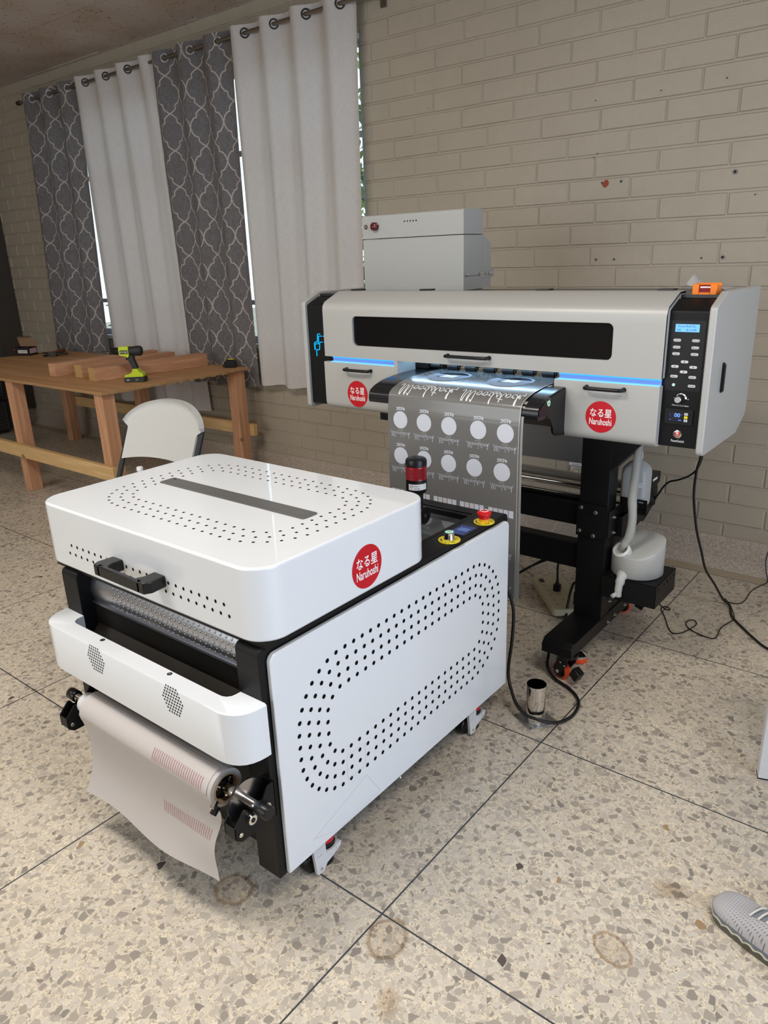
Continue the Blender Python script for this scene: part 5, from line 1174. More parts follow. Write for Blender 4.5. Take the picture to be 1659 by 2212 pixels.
def cloth_mat(name, col, pattern=False, line=(0.50, 0.45, 0.41)):
    m = D.materials.new(name); m.use_nodes = True; ns, ln, b_ = nodes(m); out = ns['Material Output']
    uv = N(ns, 'ShaderNodeUVMap'); uv.uv_map = 'UVMap'
    sp = N(ns, 'ShaderNodeSeparateXYZ'); ln.new(uv.outputs[0], sp.inputs[0])
    mp = N(ns, 'ShaderNodeMapping'); mp.inputs['Scale'].default_value = (260, 22, 1) ; ln.new(uv.outputs[0], mp.inputs[0])
    n1 = N(ns, 'ShaderNodeTexNoise', inp={'Scale': 1.0, 'Detail': 3.0}); ln.new(mp.outputs[0], n1.inputs['Vector'])
    mp2 = N(ns, 'ShaderNodeMapping'); mp2.inputs['Scale'].default_value = (25, 320, 1); ln.new(uv.outputs[0], mp2.inputs[0])
    n2 = N(ns, 'ShaderNodeTexNoise', inp={'Scale': 1.0, 'Detail': 3.0}); ln.new(mp2.outputs[0], n2.inputs['Vector'])
    ad = N(ns, 'ShaderNodeMath', operation='ADD'); ln.new(n1.outputs['Fac'], ad.inputs[0]); ln.new(n2.outputs['Fac'], ad.inputs[1])
    am = 0.30 if pattern else 0.06
    r = N(ns, 'ShaderNodeMapRange', inp={1: 0.75, 2: 1.25, 3: 1-am, 4: 1+am}); ln.new(ad.outputs[0], r.inputs[0])
    base = N(ns, 'ShaderNodeRGB'); base.outputs[0].default_value = (*col, 1)
    sc = N(ns, 'ShaderNodeVectorMath', operation='SCALE'); ln.new(base.outputs[0], sc.inputs[0]); ln.new(r.outputs[0], sc.inputs[3]); cur = sc.outputs[0]
    if pattern:
        Wp, Hp = 0.196, 0.243
        def pp(src, L):
            q = N(ns, 'ShaderNodeMath', operation='PINGPONG'); ln.new(src, q.inputs[0]); q.inputs[1].default_value = L/2; return q.outputs[0]
        cx = N(ns, 'ShaderNodeCombineXYZ'); ln.new(pp(sp.outputs[0], Wp), cx.inputs[0]); ln.new(pp(sp.outputs[1], Hp), cx.inputs[1])
        pts = [(0, 0), (0.24, 0.11), (0.46, 0.26), (0.48, 0.48), (0.72, 0.55), (0.90, 0.74), (1, 1)]
        pts = [Vector((p[0]*Wp/2, p[1]*Hp/2, 0)) for p in pts]; md = None
        for a, c in zip(pts, pts[1:]):
            ba = c - a
            s1 = N(ns, 'ShaderNodeVectorMath', operation='SUBTRACT'); ln.new(cx.outputs[0], s1.inputs[0]); s1.inputs[1].default_value = a
            dt = N(ns, 'ShaderNodeVectorMath', operation='DOT_PRODUCT'); ln.new(s1.outputs[0], dt.inputs[0]); dt.inputs[1].default_value = ba / ba.length_squared
            cl = N(ns, 'ShaderNodeClamp'); ln.new(dt.outputs['Value'], cl.inputs[0])
            ml = N(ns, 'ShaderNodeVectorMath', operation='SCALE'); ml.inputs[0].default_value = ba; ln.new(cl.outputs[0], ml.inputs[3])
            s2 = N(ns, 'ShaderNodeVectorMath', operation='DISTANCE'); ln.new(s1.outputs[0], s2.inputs[0]); ln.new(ml.outputs[0], s2.inputs[1])
            if md is None: md = s2.outputs['Value']
            else:
                mn = N(ns, 'ShaderNodeMath', operation='MINIMUM'); ln.new(md, mn.inputs[0]); ln.new(s2.outputs['Value'], mn.inputs[1]); md = mn.outputs[0]
        mk = N(ns, 'ShaderNodeMapRange', interpolation_type='SMOOTHSTEP', inp={1: 0.0050, 2: 0.0036, 3: 0.0, 4: 1.0}); ln.new(md, mk.inputs[0])
        mx = N(ns, 'ShaderNodeMix', data_type='RGBA'); ln.new(mk.outputs[0], mx.inputs[0]); ln.new(cur, mx.inputs[6]); mx.inputs[7].default_value = (*line, 1); cur = mx.outputs[2]
    else:
        st = N(ns, 'ShaderNodeTexNoise', inp={'Scale': 3.0, 'Detail': 6.0, 'Roughness': 0.7}); ln.new(uv.outputs[0], st.inputs['Vector'])
        sr = N(ns, 'ShaderNodeMapRange', inp={1: 0.62, 2: 0.80, 3: 0.0, 4: 0.35}); ln.new(st.outputs['Fac'], sr.inputs[0])
        mx = N(ns, 'ShaderNodeMix', data_type='RGBA'); ln.new(sr.outputs[0], mx.inputs[0]); ln.new(cur, mx.inputs[6]); mx.inputs[7].default_value = (0.42, 0.35, 0.30, 1); cur = mx.outputs[2]
    ln.new(cur, b_.inputs['Base Color']); b_.inputs['Roughness'].default_value = 0.85; b_.inputs['Specular IOR Level'].default_value = 0.15
    tr = N(ns, 'ShaderNodeBsdfTranslucent'); ln.new(cur, tr.inputs[0]); mxs = N(ns, 'ShaderNodeMixShader'); mxs.inputs[0].default_value = 0.10 if pattern else 0.16
    ln.new(b_.outputs[0], mxs.inputs[1]); ln.new(tr.outputs[0], mxs.inputs[2]); ln.new(mxs.outputs[0], out.inputs[0])
    bp = N(ns, 'ShaderNodeBump', inp={'Strength': 0.25, 'Distance': 0.001}); ln.new(ad.outputs[0], bp.inputs['Height']); ln.new(bp.outputs[0], b_.inputs['Normal'])
    return m
M_cwhite = cloth_mat('white_linen', (0.66, 0.62, 0.60)); M_cgrey = cloth_mat('grey_trellis_cloth', (0.175, 0.162, 0.165), True)
M_gromL = mat('pale_eyelet', (0.55, 0.52, 0.48), 0.3, metal=0.9); M_gromD = mat('dark_eyelet', (0.05, 0.045, 0.04), 0.3, metal=0.7)
def curtain(name, grom, lam, xl, xr, xbl, xbr, zbot, m, mg, label, seed, A=0.042, fold_top=0.020, vs=0.0, tuck=0.0):
    """grom: x of eyelets; xl/xr: edges at the top; xbl/xbr: edges at the bottom"""
    q = random.Random(seed); ztop = RZc + 0.052
    T = thing(name, ((xl+xr)/2, RYc, zbot), label, 'curtain', None)
    g0 = grom[0]; nu = int((xr-xl)/0.008); nv = 46
    ph = [q.uniform(-0.6, 0.6) for _ in range(6)]
    def arc(x): return x + 0.35*lam/(2*PI)*0      # placeholder for a smooth arc-length map
    # arc length along the header fold
    xs = [xl + (xr-xl)*i/nu for i in range(nu+1)]; L = [0.0]
    f0 = lambda x: A*math.sin(2*PI*(x-g0)/lam)
    for i in range(nu): L.append(L[-1] + math.hypot(xs[i+1]-xs[i], f0(xs[i+1])-f0(xs[i])))
    def P(u, v):
        x = xl + (xr-xl)*u; k = v; z = ztop + (zbot-ztop)*v
        th = 2*PI*(x-g0)/lam
        amp = A*(1 - 0.60*k**0.5); wob = 0.6*math.sin(2.1*k + ph[0])*k
        y = RYc + amp*math.sin(th + wob*0.5) + amp*0.20*math.sin(2*th + ph[1] + 1.5*k)*min(1, k*3) + 0.006*math.sin(5*th*0.37 + 4*k + ph[2])*k
        xb = xbl + (xbr-xbl)*u; xx = x + (xb-x)*(k**1.2) + 0.010*math.sin(th + ph[3])*k*0.8 + 0.35*amp*math.cos(th)*0.25*min(1, k*6)
        if tuck and u > 0.7: e_ = (u-0.7)/0.3; y += tuck*e_*e_*(3-2*e_)*min(1, k*5)
        # fabric leans forward over the top of each fold
        if v == 0: z += 0.006*math.sin(th*1.0 + ph[4]) 
        z += 0.008*math.sin(3*th*0.31 + ph[5])*k**6
        return Vector((xx, min(y, YW-0.03), z))
    b = B(); b.grid(P, nu, nv, 0)
    o = 0
    for j in range(nv):
        for i in range(nu):
            c = lambda a, e: (L[a], ztop - (ztop + (zbot-ztop)*e/nv) + vs)
            b.uv[j*nu+i] = [c(i, j), c(i+1, j), c(i+1, j+1), c(i, j+1)]
    o = b.build('cloth', m, T, smooth=180)
    for g in grom:
        th = math.atan2(A*2*PI/lam, 1.0); nrm = Vector((-math.sin(th), math.cos(th), 0)).normalized()
        r = B(); pts = []; e = nrm.cross(Z_).normalized()
        for k in range(28): a = 2*PI*k/28; pts.append(Vector((g, RYc, RZc)) + e*0.026*math.cos(a) + Z_*0.026*math.sin(a) + nrm*-0.001)
        r.tube(pts, 0.0052, 8, closed=True); r.build('eyelet', mg, T, smooth=60)
curtain('patterned_curtain', (-6.811, -6.525, -6.232), 0.29, -7.00, -6.135, -7.17, -6.235, 0.70, M_cgrey, M_gromL, 'leftmost grey curtain with pale trellis pattern, at the far end of the rod', 3)
curtain('white_curtain', (-5.965, -5.675, -5.382), 0.29, -6.155, -5.075, -6.15, -4.935, 0.44, M_cwhite, M_gromD, 'longer white curtain hanging between the two grey patterned curtains, behind the workbench', 4, tuck=0.05)
curtain('patterned_curtain', (-4.93, -4.64, -4.345), 0.29, -5.105, -4.250, -5.04, -4.252, 0.69, M_cgrey, M_gromL, 'grey curtain with pale trellis pattern hanging between the two white curtains', 5, vs=0.08)
curtain('white_curtain', (-4.081, -3.811, -3.535, -3.264), 0.273, -4.215, -3.166, -4.205, -3.195, 0.72, M_cwhite, M_gromD, 'widest white curtain at the right end of the window, behind the printer', 6)

# ------------------------------------------------------------------ workbench
def wood(name, c1, c2, axis=2, scale=1.0, knots=0.0, rough=0.6):
    m = mat(name, c1, rough, spec=0.3); ns, ln, b_ = nodes(m); g = N(ns, 'ShaderNodeNewGeometry')
    mp = N(ns, 'ShaderNodeMapping'); s = [26*scale, 26*scale, 26*scale]; s[axis] = 1.6*scale; mp.inputs['Scale'].default_value = s; ln.new(g.outputs['Position'], mp.inputs[0])
    n = N(ns, 'ShaderNodeTexNoise', inp={'Scale': 1.0, 'Detail': 5.0, 'Roughness': 0.55, 'Distortion': 0.8}); ln.new(mp.outputs[0], n.inputs['Vector'])
    wv = N(ns, 'ShaderNodeMath', operation='MULTIPLY'); wv.inputs[1].default_value = 14.0; ln.new(n.outputs['Fac'], wv.inputs[0]); sn = N(ns, 'ShaderNodeMath', operation='SINE'); ln.new(wv.outputs[0], sn.inputs[0])
    r = N(ns, 'ShaderNodeMapRange', inp={1: -1.0, 2: 1.0, 3: 0.0, 4: 1.0}); ln.new(sn.outputs[0], r.inputs[0])
    mx = N(ns, 'ShaderNodeMix', data_type='RGBA'); ln.new(r.outputs[0], mx.inputs[0]); mx.inputs[6].default_value = (*c1, 1); mx.inputs[7].default_value = (*c2, 1); cur = mx.outputs[2]
    if knots:
        s2 = [7, 7, 7]; s2[axis] = 4.5; m2 = N(ns, 'ShaderNodeMapping'); m2.inputs['Scale'].default_value = s2; ln.new(g.outputs['Position'], m2.inputs[0])
        v = N(ns, 'ShaderNodeTexVoronoi', inp={'Scale': 1.0}); ln.new(m2.outputs[0], v.inputs['Vector'])
        k = N(ns, 'ShaderNodeMapRange', interpolation_type='SMOOTHSTEP', inp={1: 0.13*knots, 2: 0.09*knots, 3: 0.0, 4: 0.75}); ln.new(v.outputs['Distance'], k.inputs[0])
        m3 = N(ns, 'ShaderNodeMix', data_type='RGBA'); ln.new(k.outputs[0], m3.inputs[0]); ln.new(cur, m3.inputs[6]); m3.inputs[7].default_value = (0.20, 0.10, 0.045, 1); cur = m3.outputs[2]
    ln.new(cur, b_.inputs['Base Color']); bp = N(ns, 'ShaderNodeBump', inp={'Strength': 0.15, 'Distance': 0.001}); ln.new(sn.outputs[0], bp.inputs['Height']); ln.new(bp.outputs[0], b_.inputs['Normal'])
    return m
M_fir = wood('fir_post', (0.64, 0.36, 0.21), (0.52, 0.27, 0.15), 2, knots=0.8); M_firY = wood('fir_beam', (0.66, 0.38, 0.22), (0.54, 0.28, 0.155), 1, knots=0.7)
M_pine = wood('yellow_pine', (0.72, 0.50, 0.25), (0.62, 0.40, 0.18), 0, knots=1.2); M_ply = wood('plywood_face', (0.58, 0.33, 0.16), (0.49, 0.26, 0.115), 0, scale=0.45, knots=0.5); M_plyedge = wood('plywood_edge', (0.46, 0.29, 0.14), (0.36, 0.21, 0.10), 0, scale=1)
WB = thing('workbench', (-5.6, 3.15, 0.0), 'home-built wooden workbench with plywood top under the patterned curtains', 'workbench')
b = B(); bx0, bx1, by0, by1 = -6.95, -4.272, 2.495, 3.715
by1 = 3.70
b.box(bx0, bx1, by0, by1, 0.832, 0.850, 0)
b.quad((bx0, by0-0.0005, 0.8325), (bx1, by0-0.0005, 0.8325), (bx1, by0-0.0005, 0.8475), (bx0, by0-0.0005, 0.8475), 1)
for (ya, yb_, mi) in ((by0, 2.95, 1), (2.95, by1, 1)): b.quad((bx1+0.0005, ya, 0.8325), (bx1+0.0005, yb_, 0.8325), (bx1+0.0005, yb_, 0.8475), (bx1+0.0005, ya, 0.8475), mi)
b.build('plywood_top', [M_ply, M_plyedge], WB, smooth=0)
b = B()
for k in range(6): b.box(-4.34, -4.273, 2.98+k*0.095, 3.02+k*0.095, 0.825, 0.832)
b.build('slat_underside', M_plyedge, WB, smooth=0)
for x, y in ((-4.40, 2.51), (-5.585, 2.51), (-6.88, 2.51), (-4.40, 3.60), (-5.66, 3.60), (-6.90, 3.60)): B().box(x, x+0.092, y, y+0.092, 0, 0.832).build('leg', M_fir, WB, smooth=0, bevel=0.004)
B().box(-6.95, -4.245, 2.472, 2.5095, 0.277, 0.372).build('stretcher', M_pine, WB, smooth=0, bevel=0.003)
B().box(-6.95, -4.262, 3.693, 3.731, 0.33, 0.42).build('stretcher', M_pine, WB, smooth=0, bevel=0.003)
# timbers lying on the bench
LB = []
def timber(p, q_, label, mend):
    p, q_ = Vector(p), Vector(q_); d = (q_-p).normalized(); n = Vector((d.y, -d.x, 0)); hw = 0.0455; L_ = (q_-p).length
    b = B(); M4 = Matrix(((n.x, d.x, 0, p.x), (n.y, d.y, 0, p.y), (0, 0, 1, 0.8505), (0, 0, 0, 1)))
    b.box(-hw, hw, 0, L_, 0, 0.091, 0, M4); b.add([M4 @ Vector(v) for v in ((-hw+0.003, -0.0006, 0.003), (hw-0.003, -0.0006, 0.003), (hw-0.003, -0.0006, 0.088), (-hw+0.003, -0.0006, 0.088))], [(0,1,2,3)], 1)
    o = b.build('timber_offcut', [M_firY, mend], None, origin=(p.x, p.y, 0.8505), smooth=0, bevel=0.002, label=label, cat='timber', group='timbers on the workbench')
def ring_mat(name, c1, c2, off):
    m = mat(name, c1, 0.7); ns, ln, b_ = nodes(m); g = N(ns, 'ShaderNodeNewGeometry'); mp = N(ns, 'ShaderNodeMapping'); mp.inputs['Location'].default_value = off; mp.inputs['Scale'].default_value = (1, 0.2, 1); ln.new(g.outputs['Position'], mp.inputs[0])
    wv = N(ns, 'ShaderNodeTexWave', wave_type='RINGS', rings_direction='Y', inp={'Scale': 38.0, 'Distortion': 3.0, 'Detail': 2.0, 'Detail Scale': 0.6}); ln.new(mp.outputs[0], wv.inputs['Vector'])
    mx = N(ns, 'ShaderNodeMix', data_type='RGBA'); ln.new(wv.outputs['Fac'], mx.inputs[0]); mx.inputs[6].default_value = (*c1, 1); mx.inputs[7].default_value = (*c2, 1); ln.new(mx.outputs[2], b_.inputs['Base Color']); return m
M_end = ring_mat('timber_end_grain', (0.58, 0.38, 0.15), (0.42, 0.25, 0.09), (4.85, 0, -0.83))
timber((-4.782, 2.74, 0), (-4.697, 3.64, 0), 'nearest of three square timbers on the workbench, right behind the drill', M_end)
timber((-5.030, 2.785, 0), (-5.030, 3.585, 0), 'middle one of three square timbers lying on the workbench', M_end)
timber((-5.300, 2.735, 0), (-5.285, 3.61, 0), 'farthest left of three square timbers, with a notched pale end', M_firY)

# cordless drill, chuck to the left
DR = thing('cordless_drill', (-4.465, 2.88, 0.8505), 'lime green and black cordless drill standing on its battery on the workbench', 'drill')
du = Vector((-0.80, -0.60, 0)).normalized(); dn = Vector((0.60, -0.80, 0))
MD = Matrix(((-du.x, -dn.x, 0, -4.462), (-du.y, -dn.y, 0, 2.895), (0, 0, 1, 0.8505), (0, 0, 0, 1)))   # local +x = back of the drill, local y = away
M_lime = mat('lime_plastic', (0.55, 0.68, 0.015), 0.35); M_dgrey = mat('dark_grey_grip', (0.022, 0.024, 0.024), 0.55)
def dz(p): return MD @ Vector(p)
b = B(); b.prism(roundpoly([(-0.088, 0.0), (0.048, 0.0), (0.052, 0.030), (0.044, 0.036), (-0.086, 0.033)], 0.007, 3), 1, -0.036, 0.036, 0, MD); 
b.text('20V', dz((-0.060, -0.0365, 0.016)), -du, Z_, 0.010, 1, ext=0.0006); b.text('2.0Ah', dz((0.0, -0.0365, 0.016)), -du, Z_, 0.006, 1, ext=0.0006)
b.build('battery', [M_dgrey, M_ink], DR, smooth=30, bevel=0.002)
b = B(); b.prism(roundpoly([(-0.088, 0.032), (0.046, 0.034), (0.040, 0.058), (0.020, 0.066), (0.008, 0.088), (-0.024, 0.088), (-0.030, 0.066), (-0.055, 0.052), (-0.082, 0.048)], 0.006, 3), 1, -0.030, 0.030, 0, MD); b.build('foot_housing', M_lime, DR, smooth=30, bevel=0.004)
b = B(); b.prism(roundpoly([(-0.026, 0.086), (0.008, 0.086), (-0.012, 0.150), (-0.012, 0.178), (-0.052, 0.178), (-0.055, 0.165), (-0.045, 0.135)], 0.006, 3), 1, -0.019, 0.019, 0, MD); b.build('grip', M_dgrey, DR, smooth=30, bevel=0.005)
b = B(); b.prism(roundpoly([(-0.052, 0.172), (-0.066, 0.160), (-0.068, 0.142), (-0.056, 0.145), (-0.050, 0.158)], 0.003, 2), 1, -0.010, 0.010, 0, MD); b.build('trigger', M_plasticblack, DR, smooth=30, bevel=0.001)
b = B(); b.prism(roundpoly([(-0.100, 0.180), (-0.052, 0.170), (-0.048, 0.156), (-0.040, 0.170), (-0.035, 0.172), (-0.035, 0.236), (-0.100, 0.236)], 0.006, 3), 1, -0.030, 0.030, 0, MD)
b.prism(rr(-0.092, -0.040, 0.188, 0.212, 0.003, 2), 1, -0.0318, -0.029, 1, MD); b.text('RYOBI', dz((-0.066, -0.0322, 0.200)), -du, Z_, 0.013, 2, width=0.042, ext=0.0006)
b.build('motor_housing', [M_lime, M_plasticblack, M_ink], DR, smooth=30, bevel=0.006)
b = B(); b.lathe([(0, 0.028), (0.03, 0.031), (0.055, 0.034), (0.075, 0.033), (0.083, 0.026)], dz((-0.036, 0, 0.204)), -du, n=28); b.build('rear_cap', M_dgrey, DR, smooth=40)
b = B(); b.lathe([(0, 0.029), (0.012, 0.027), (0.016, 0.025), (0.045, 0.024), (0.054, 0.016), (0.062, 0.009)], dz((-0.100, 0, 0.205)), du, n=28); b.build('chuck', M_plasticblack, DR, smooth=40)
P = [dz((-0.160-0.0016*k, 0.0018*math.cos(k*0.8), 0.205+0.0018*math.sin(k*0.8))) for k in range(42)]; b = B(); b.tube(P, 0.0030, 6); b.build('drill_bit', M_dgrey, DR, smooth=40)
# tape measure
t = thing('tape_measure', (-4.385, 3.63, 0.8505), 'black and yellow tape measure lying at the right rear corner of the workbench', 'tape measure')
MT = Matrix.Translation((-4.392, 3.64, 0.8505)) @ Matrix.Rotation(0.65, 4, 'Z')
b = B(); b.prism(roundpoly([(-0.045, 0.0), (0.045, 0.0), (0.045, 0.040), (0.030, 0.058), (-0.020, 0.060), (-0.045, 0.040)], 0.010, 3), 1, -0.025, 0.025, 0, MT); b.build('case', M_plasticblack, t, smooth=30, bevel=0.005)
b = B(); b.prism(roundpoly([(-0.018, 0.055), (0.032, 0.052), (0.026, 0.062), (-0.014, 0.0645)], 0.003, 2), 1, -0.014, 0.014, 0, MT); b.build('yellow_top', M_yellow, t, smooth=30, bevel=0.002)
b = B(); b.box(-0.056, -0.044, -0.012, 0.012, 0.010, 0.014, 0, MT); b.box(-0.058, -0.056, -0.012, 0.012, 0.002, 0.026, 0, MT); b.build('tape_hook', M_plasticblack, t, smooth=0)
# small open carton
t = thing('screw_box', (-6.92, 3.33, 0.8505), 'small open black cardboard box with pink and white print on the workbench', 'box')
MB_ = Matrix.Translation((-6.90, 3.34, 0.8505)) @ Matrix.Rotation(0.42, 4, 'Z'); bw, bd, bh = 0.175, 0.11, 0.072
M_carton = mat('black_carton', (0.018, 0.012, 0.016), 0.4); M_cardin = mat('carton_inside', (0.28, 0.17, 0.09), 0.8); M_pink = mat('pink_white_print', (0.62, 0.45, 0.50), 0.5)
b = B()
for bb in ((-bw/2, bw/2, -bd/2, bd/2, 0, 0.003), (-bw/2, bw/2, -bd/2, -bd/2+0.002, 0, bh), (-bw/2, bw/2, bd/2-0.002, bd/2, 0, bh), (-bw/2, -bw/2+0.002, -bd/2, bd/2, 0, bh), (bw/2-0.002, bw/2, -bd/2, bd/2, 0, bh)): b.box(*bb, 0, MB_)
b.add([MB_ @ Vector(v) for v in ((bw/2+0.0005, -bd/2+0.008, 0.018), (bw/2+0.0005, bd/2-0.008, 0.018), (bw/2+0.0005, bd/2-0.008, 0.062), (bw/2+0.0005, -bd/2+0.008, 0.062))], [(0,1,2,3)], 2)
b.add([MB_ @ Vector(v) for v in ((-0.03, -bd/2-0.0005, 0.022), (0.068, -bd/2-0.0005, 0.022), (0.068, -bd/2-0.0005, 0.050), (-0.03, -bd/2-0.0005, 0.050))], [(0,1,2,3)], 3)
b.text('SCREWS', MB_ @ Vector((0.02, -bd/2-0.0008, 0.036)), MB_.to_3x3() @ X_, Z_, 0.016, 0, width=0.08, ext=0.0008); b.disc(MB_ @ Vector((-0.07, -bd/2-0.0005, 0.055)), MB_.to_3x3() @ X_, Z_, 0.007, mi=4)
b.build('carton', [M_carton, M_cardin, M_pink, M_ink, M_redplastic], t, smooth=0)
b = B(); b.add([MB_ @ Vector(v) for v in ((-bw/2, bd/2, bh), (bw/2, bd/2, bh), (bw/2-0.05, bd/2+0.02, bh+0.085), (-bw/2-0.04, bd/2+0.02, bh+0.085))], [(0,1,2,3)], 1)
b.add([MB_ @ Vector(v) for v in ((-bw/2-0.04, bd/2+0.021, bh+0.086), (bw/2-0.05, bd/2+0.021, bh+0.086), (bw/2-0.06, bd/2-0.03, bh+0.094), (-bw/2-0.06, bd/2-0.03, bh+0.094))], [(0,1,2,3)], 0)
o = b.build('lid_flap', [M_carton, M_cardin], t, smooth=0); md_ = o.modifiers.new('thick', 'SOLIDIFY'); md_.thickness = 0.0015
# claw hammer
t = thing('claw_hammer', (-6.45, 3.40, 0.8505), 'claw hammer with brown handle lying on the far end of the workbench', 'hammer')
MH = Matrix.Translation((-6.46, 3.40, 0.8505)) @ Matrix.Rotation(0.66, 4, 'Z'); M_dsteel = mat('dark_worn_steel', (0.05, 0.05, 0.045), 0.35, metal=0.8)
b = B(); b.cyl(MH @ Vector((-0.115, 0, 0.022)), MH @ Vector((-0.085, 0, 0.022)), 0.018, n=16); b.cyl(MH @ Vector((-0.086, 0, 0.022)), MH @ Vector((-0.050, 0, 0.022)), 0.012, n=14); b.box(-0.055, 0.0, -0.014, 0.014, 0.006, 0.040, 0, MH)
for s_ in (-1, 1): b.tube([MH @ Vector((0.0, s_*0.006, 0.025)), MH @ Vector((0.05, s_*0.009, 0.024)), MH @ Vector((0.10, s_*0.014, 0.022))], 0.009, 8, smooth=3, radii=[0.011, 0.009, 0.006])
b.build('hammer_head', M_dsteel, t, smooth=40)
b = B(); b.tube([MH @ Vector((-0.03, -0.01, 0.02)), MH @ Vector((-0.05, 0.12, 0.028)), MH @ Vector((-0.06, 0.30, 0.022))], 0.016, 12, smooth=4, radii=[0.012, 0.014, 0.018, 0.019]); b.build('handle', mat('brown_handle', (0.22, 0.08, 0.035), 0.4), t, smooth=50)

# ------------------------------------------------------------------ folding chair
FC = thing('folding_chair', (-3.2, 2.0, 0.0), 'white plastic folding chair with dark grey tubular legs behind the machine lid', 'chair')
M_seat = mat('white_chair_plastic', (0.56, 0.56, 0.54), 0.5); speckle(M_seat, 300, 0.03, 0.1, 500); M_tube = mat('charcoal_tube', (0.025, 0.028, 0.030), 0.35, spec=0.4)
cxm, cw = -3.235, 0.268; ang = 0.10
MC = Matrix.Translation((cxm, 2.22, 0)) @ Matrix.Rotation(ang, 4, 'Z')
sl = 0.45
def cc(x, z, off=0.0): return MC @ Vector((x, sl*(z-0.83) + off, z))
for s_ in (-1, 1):
    b = B(); b.tube([cc(s_*cw, 0.82), cc(s_*cw, 0.45), cc(s_*cw*0.98, 0.008)], 0.014, 14, radii=[0.014]); b.build('leg', M_tube, FC, smooth=50)
    b = B(); b.tube([MC @ Vector((s_*(cw-0.03), -0.28, 0.42)), MC @ Vector((s_*(cw-0.03), 0.08, 0.012))], 0.013, 12); b.build('leg', M_tube, FC, smooth=50)
B().tube([cc(-cw, 0.16), cc(cw, 0.16)], 0.009, 10).build('stretcher', M_tube, FC, smooth=50)
B().tube([MC @ Vector((-(cw-0.03), 0.06, 0.05)), MC @ Vector((cw-0.03, 0.06, 0.05))], 0.009, 10).build('stretcher', M_tube, FC, smooth=50)
def back(u, v, off):
    # u across, v up; arched top, shallow dish
    x = (u-0.5)*2*(cw + 0.004); hump = max(0.0, 1 - abs(2*u-1)**2.4)
    z0 = 0.635 + 0.020*hump; z1 = 0.826 + 0.112*hump**0.72
    z = z0 + (z1-z0)*v
    k_ = max(0.0, min(1.0, (z-0.795)/0.012)); x *= (cw - 0.013 + 0.030*k_)/(cw + 0.004)
    dish = 0.030*(1-(2*u-1)**2); yy = off + dish
    if v > 0.88: yy -= 0.022*((v-0.88)/0.12)**2*(1 if off < 0 else 0.4)
    return cc(x, z, yy - 0.012)
b = B(); b.grid(lambda u, v: back(u, v, -0.010), 40, 24, 0, flip=False); b.grid(lambda u, v: back(u, v, 0.012), 40, 24, 0, flip=True)
for vv in (0, 1):
    for i in range(40): b.add([back(i/40, vv, -0.010), back((i+1)/40, vv, -0.010), back((i+1)/40, vv, 0.012), back(i/40, vv, 0.012)], [(0,1,2,3) if vv else (3,2,1,0)], 0)
for uu in (0, 1):
    for j in range(24): b.add([back(uu, j/24, -0.010), back(uu, (j+1)/24, -0.010), back(uu, (j+1)/24, 0.012), back(uu, j/24, 0.012)], [(3,2,1,0) if uu else (0,1,2,3)], 0)
b.build('backrest', M_seat, FC, smooth=60)
b = B(); SS = rr(-0.225, 0.225, -0.36, 0.02, 0.06, 6)
b.prism([(p[0], p[1]-0.06) for p in SS], 2, 0.445, 0.468, 0, MC); b.build('seat', M_seat, FC, smooth=30, bevel=0.008)
# water bottle on the floor behind the lid
t = thing('water_bottle', (-4.0, 2.55, 0.0), 'clear plastic water bottle with a white cap on the floor behind the machine', 'bottle')
t['label'] = 'clear plastic water bottle with white cap standing on the folding chair seat'
t.location = (-3.065, 1.925, 0.468); t['_o'] = (-3.065, 1.925, 0.468)
bz = 0.469; bc = (-3.065, 1.925, 0)
b = B(); b.lathe([(bz, 0.026), (bz+0.004, 0.031), (bz+0.05, 0.0315), (bz+0.055, 0.030), (bz+0.06, 0.0315), (bz+0.115, 0.0315), (bz+0.12, 0.030), (bz+0.15, 0.030), (bz+0.178, 0.020), (bz+0.190, 0.0125), (bz+0.205, 0.0125)], bc, n=28)
b.build('bottle_body', mat('clear_pet', (0.75, 0.78, 0.80), 0.08, alpha=0.45, spec=0.7), t, smooth=40)
b = B(); b.lathe([(bz+0.200, 0.0155), (bz+0.216, 0.0155), (bz+0.219, 0.013)], bc, n=24); b.build('cap', mat('white_bottle_cap', (0.75, 0.77, 0.78), 0.4), t, smooth=40)

# ------------------------------------------------------------------ heater by the left wall, wall socket
M_dkpaint = mat('dark_brown_paint', (0.055, 0.045, 0.038), 0.5)
HTR = thing('floor_heater', (-7.85, 3.1, 0.0), 'black louvred floor heater in the far left corner, seen behind a bench leg', 'heater')
b = B(); b.box(-8.0, -7.76, 2.6, 3.47, 0.03, 0.33); b.box(-8.0, -7.76, 2.6, 3.47, 0.36, 0.68); b.box(-7.98, -7.80, 2.62, 3.45, 0.0, 0.70)
for zb_ in (0.05, 0.39):
    for k in range(12): b.box(-7.759, -7.752, 2.62, 3.45, zb_+k*0.023, zb_+0.009+k*0.023, 1)
for k in range(9): b.box(-7.756, -7.750, 2.64+k*0.1, 2.645+k*0.1, 0.05, 0.32, 1); b.box(-7.756, -7.750, 2.64+k*0.1, 2.645+k*0.1, 0.39, 0.66, 1)
b.build('louvred_case', [mat('black_case', (0.016, 0.016, 0.017), 0.5), mat('grille_bars', (0.07, 0.07, 0.07), 0.4)], HTR, smooth=0)
b = B(); b.box(XL, XL+0.03, 2.4, 3.62, 0, 2.25); o = b.build('door_1', mat('grey_green_door', (0.075, 0.075, 0.065), 0.5), smooth=0, kind='structure', origin=(XL, 3.0, 0))
b = B(); b.box(XL, XL+0.045, 3.62, 3.865, 0.17, ZC); b.build('trim_1', M_dkpaint, smooth=0, kind='structure', origin=(XL, 3.75, 0))
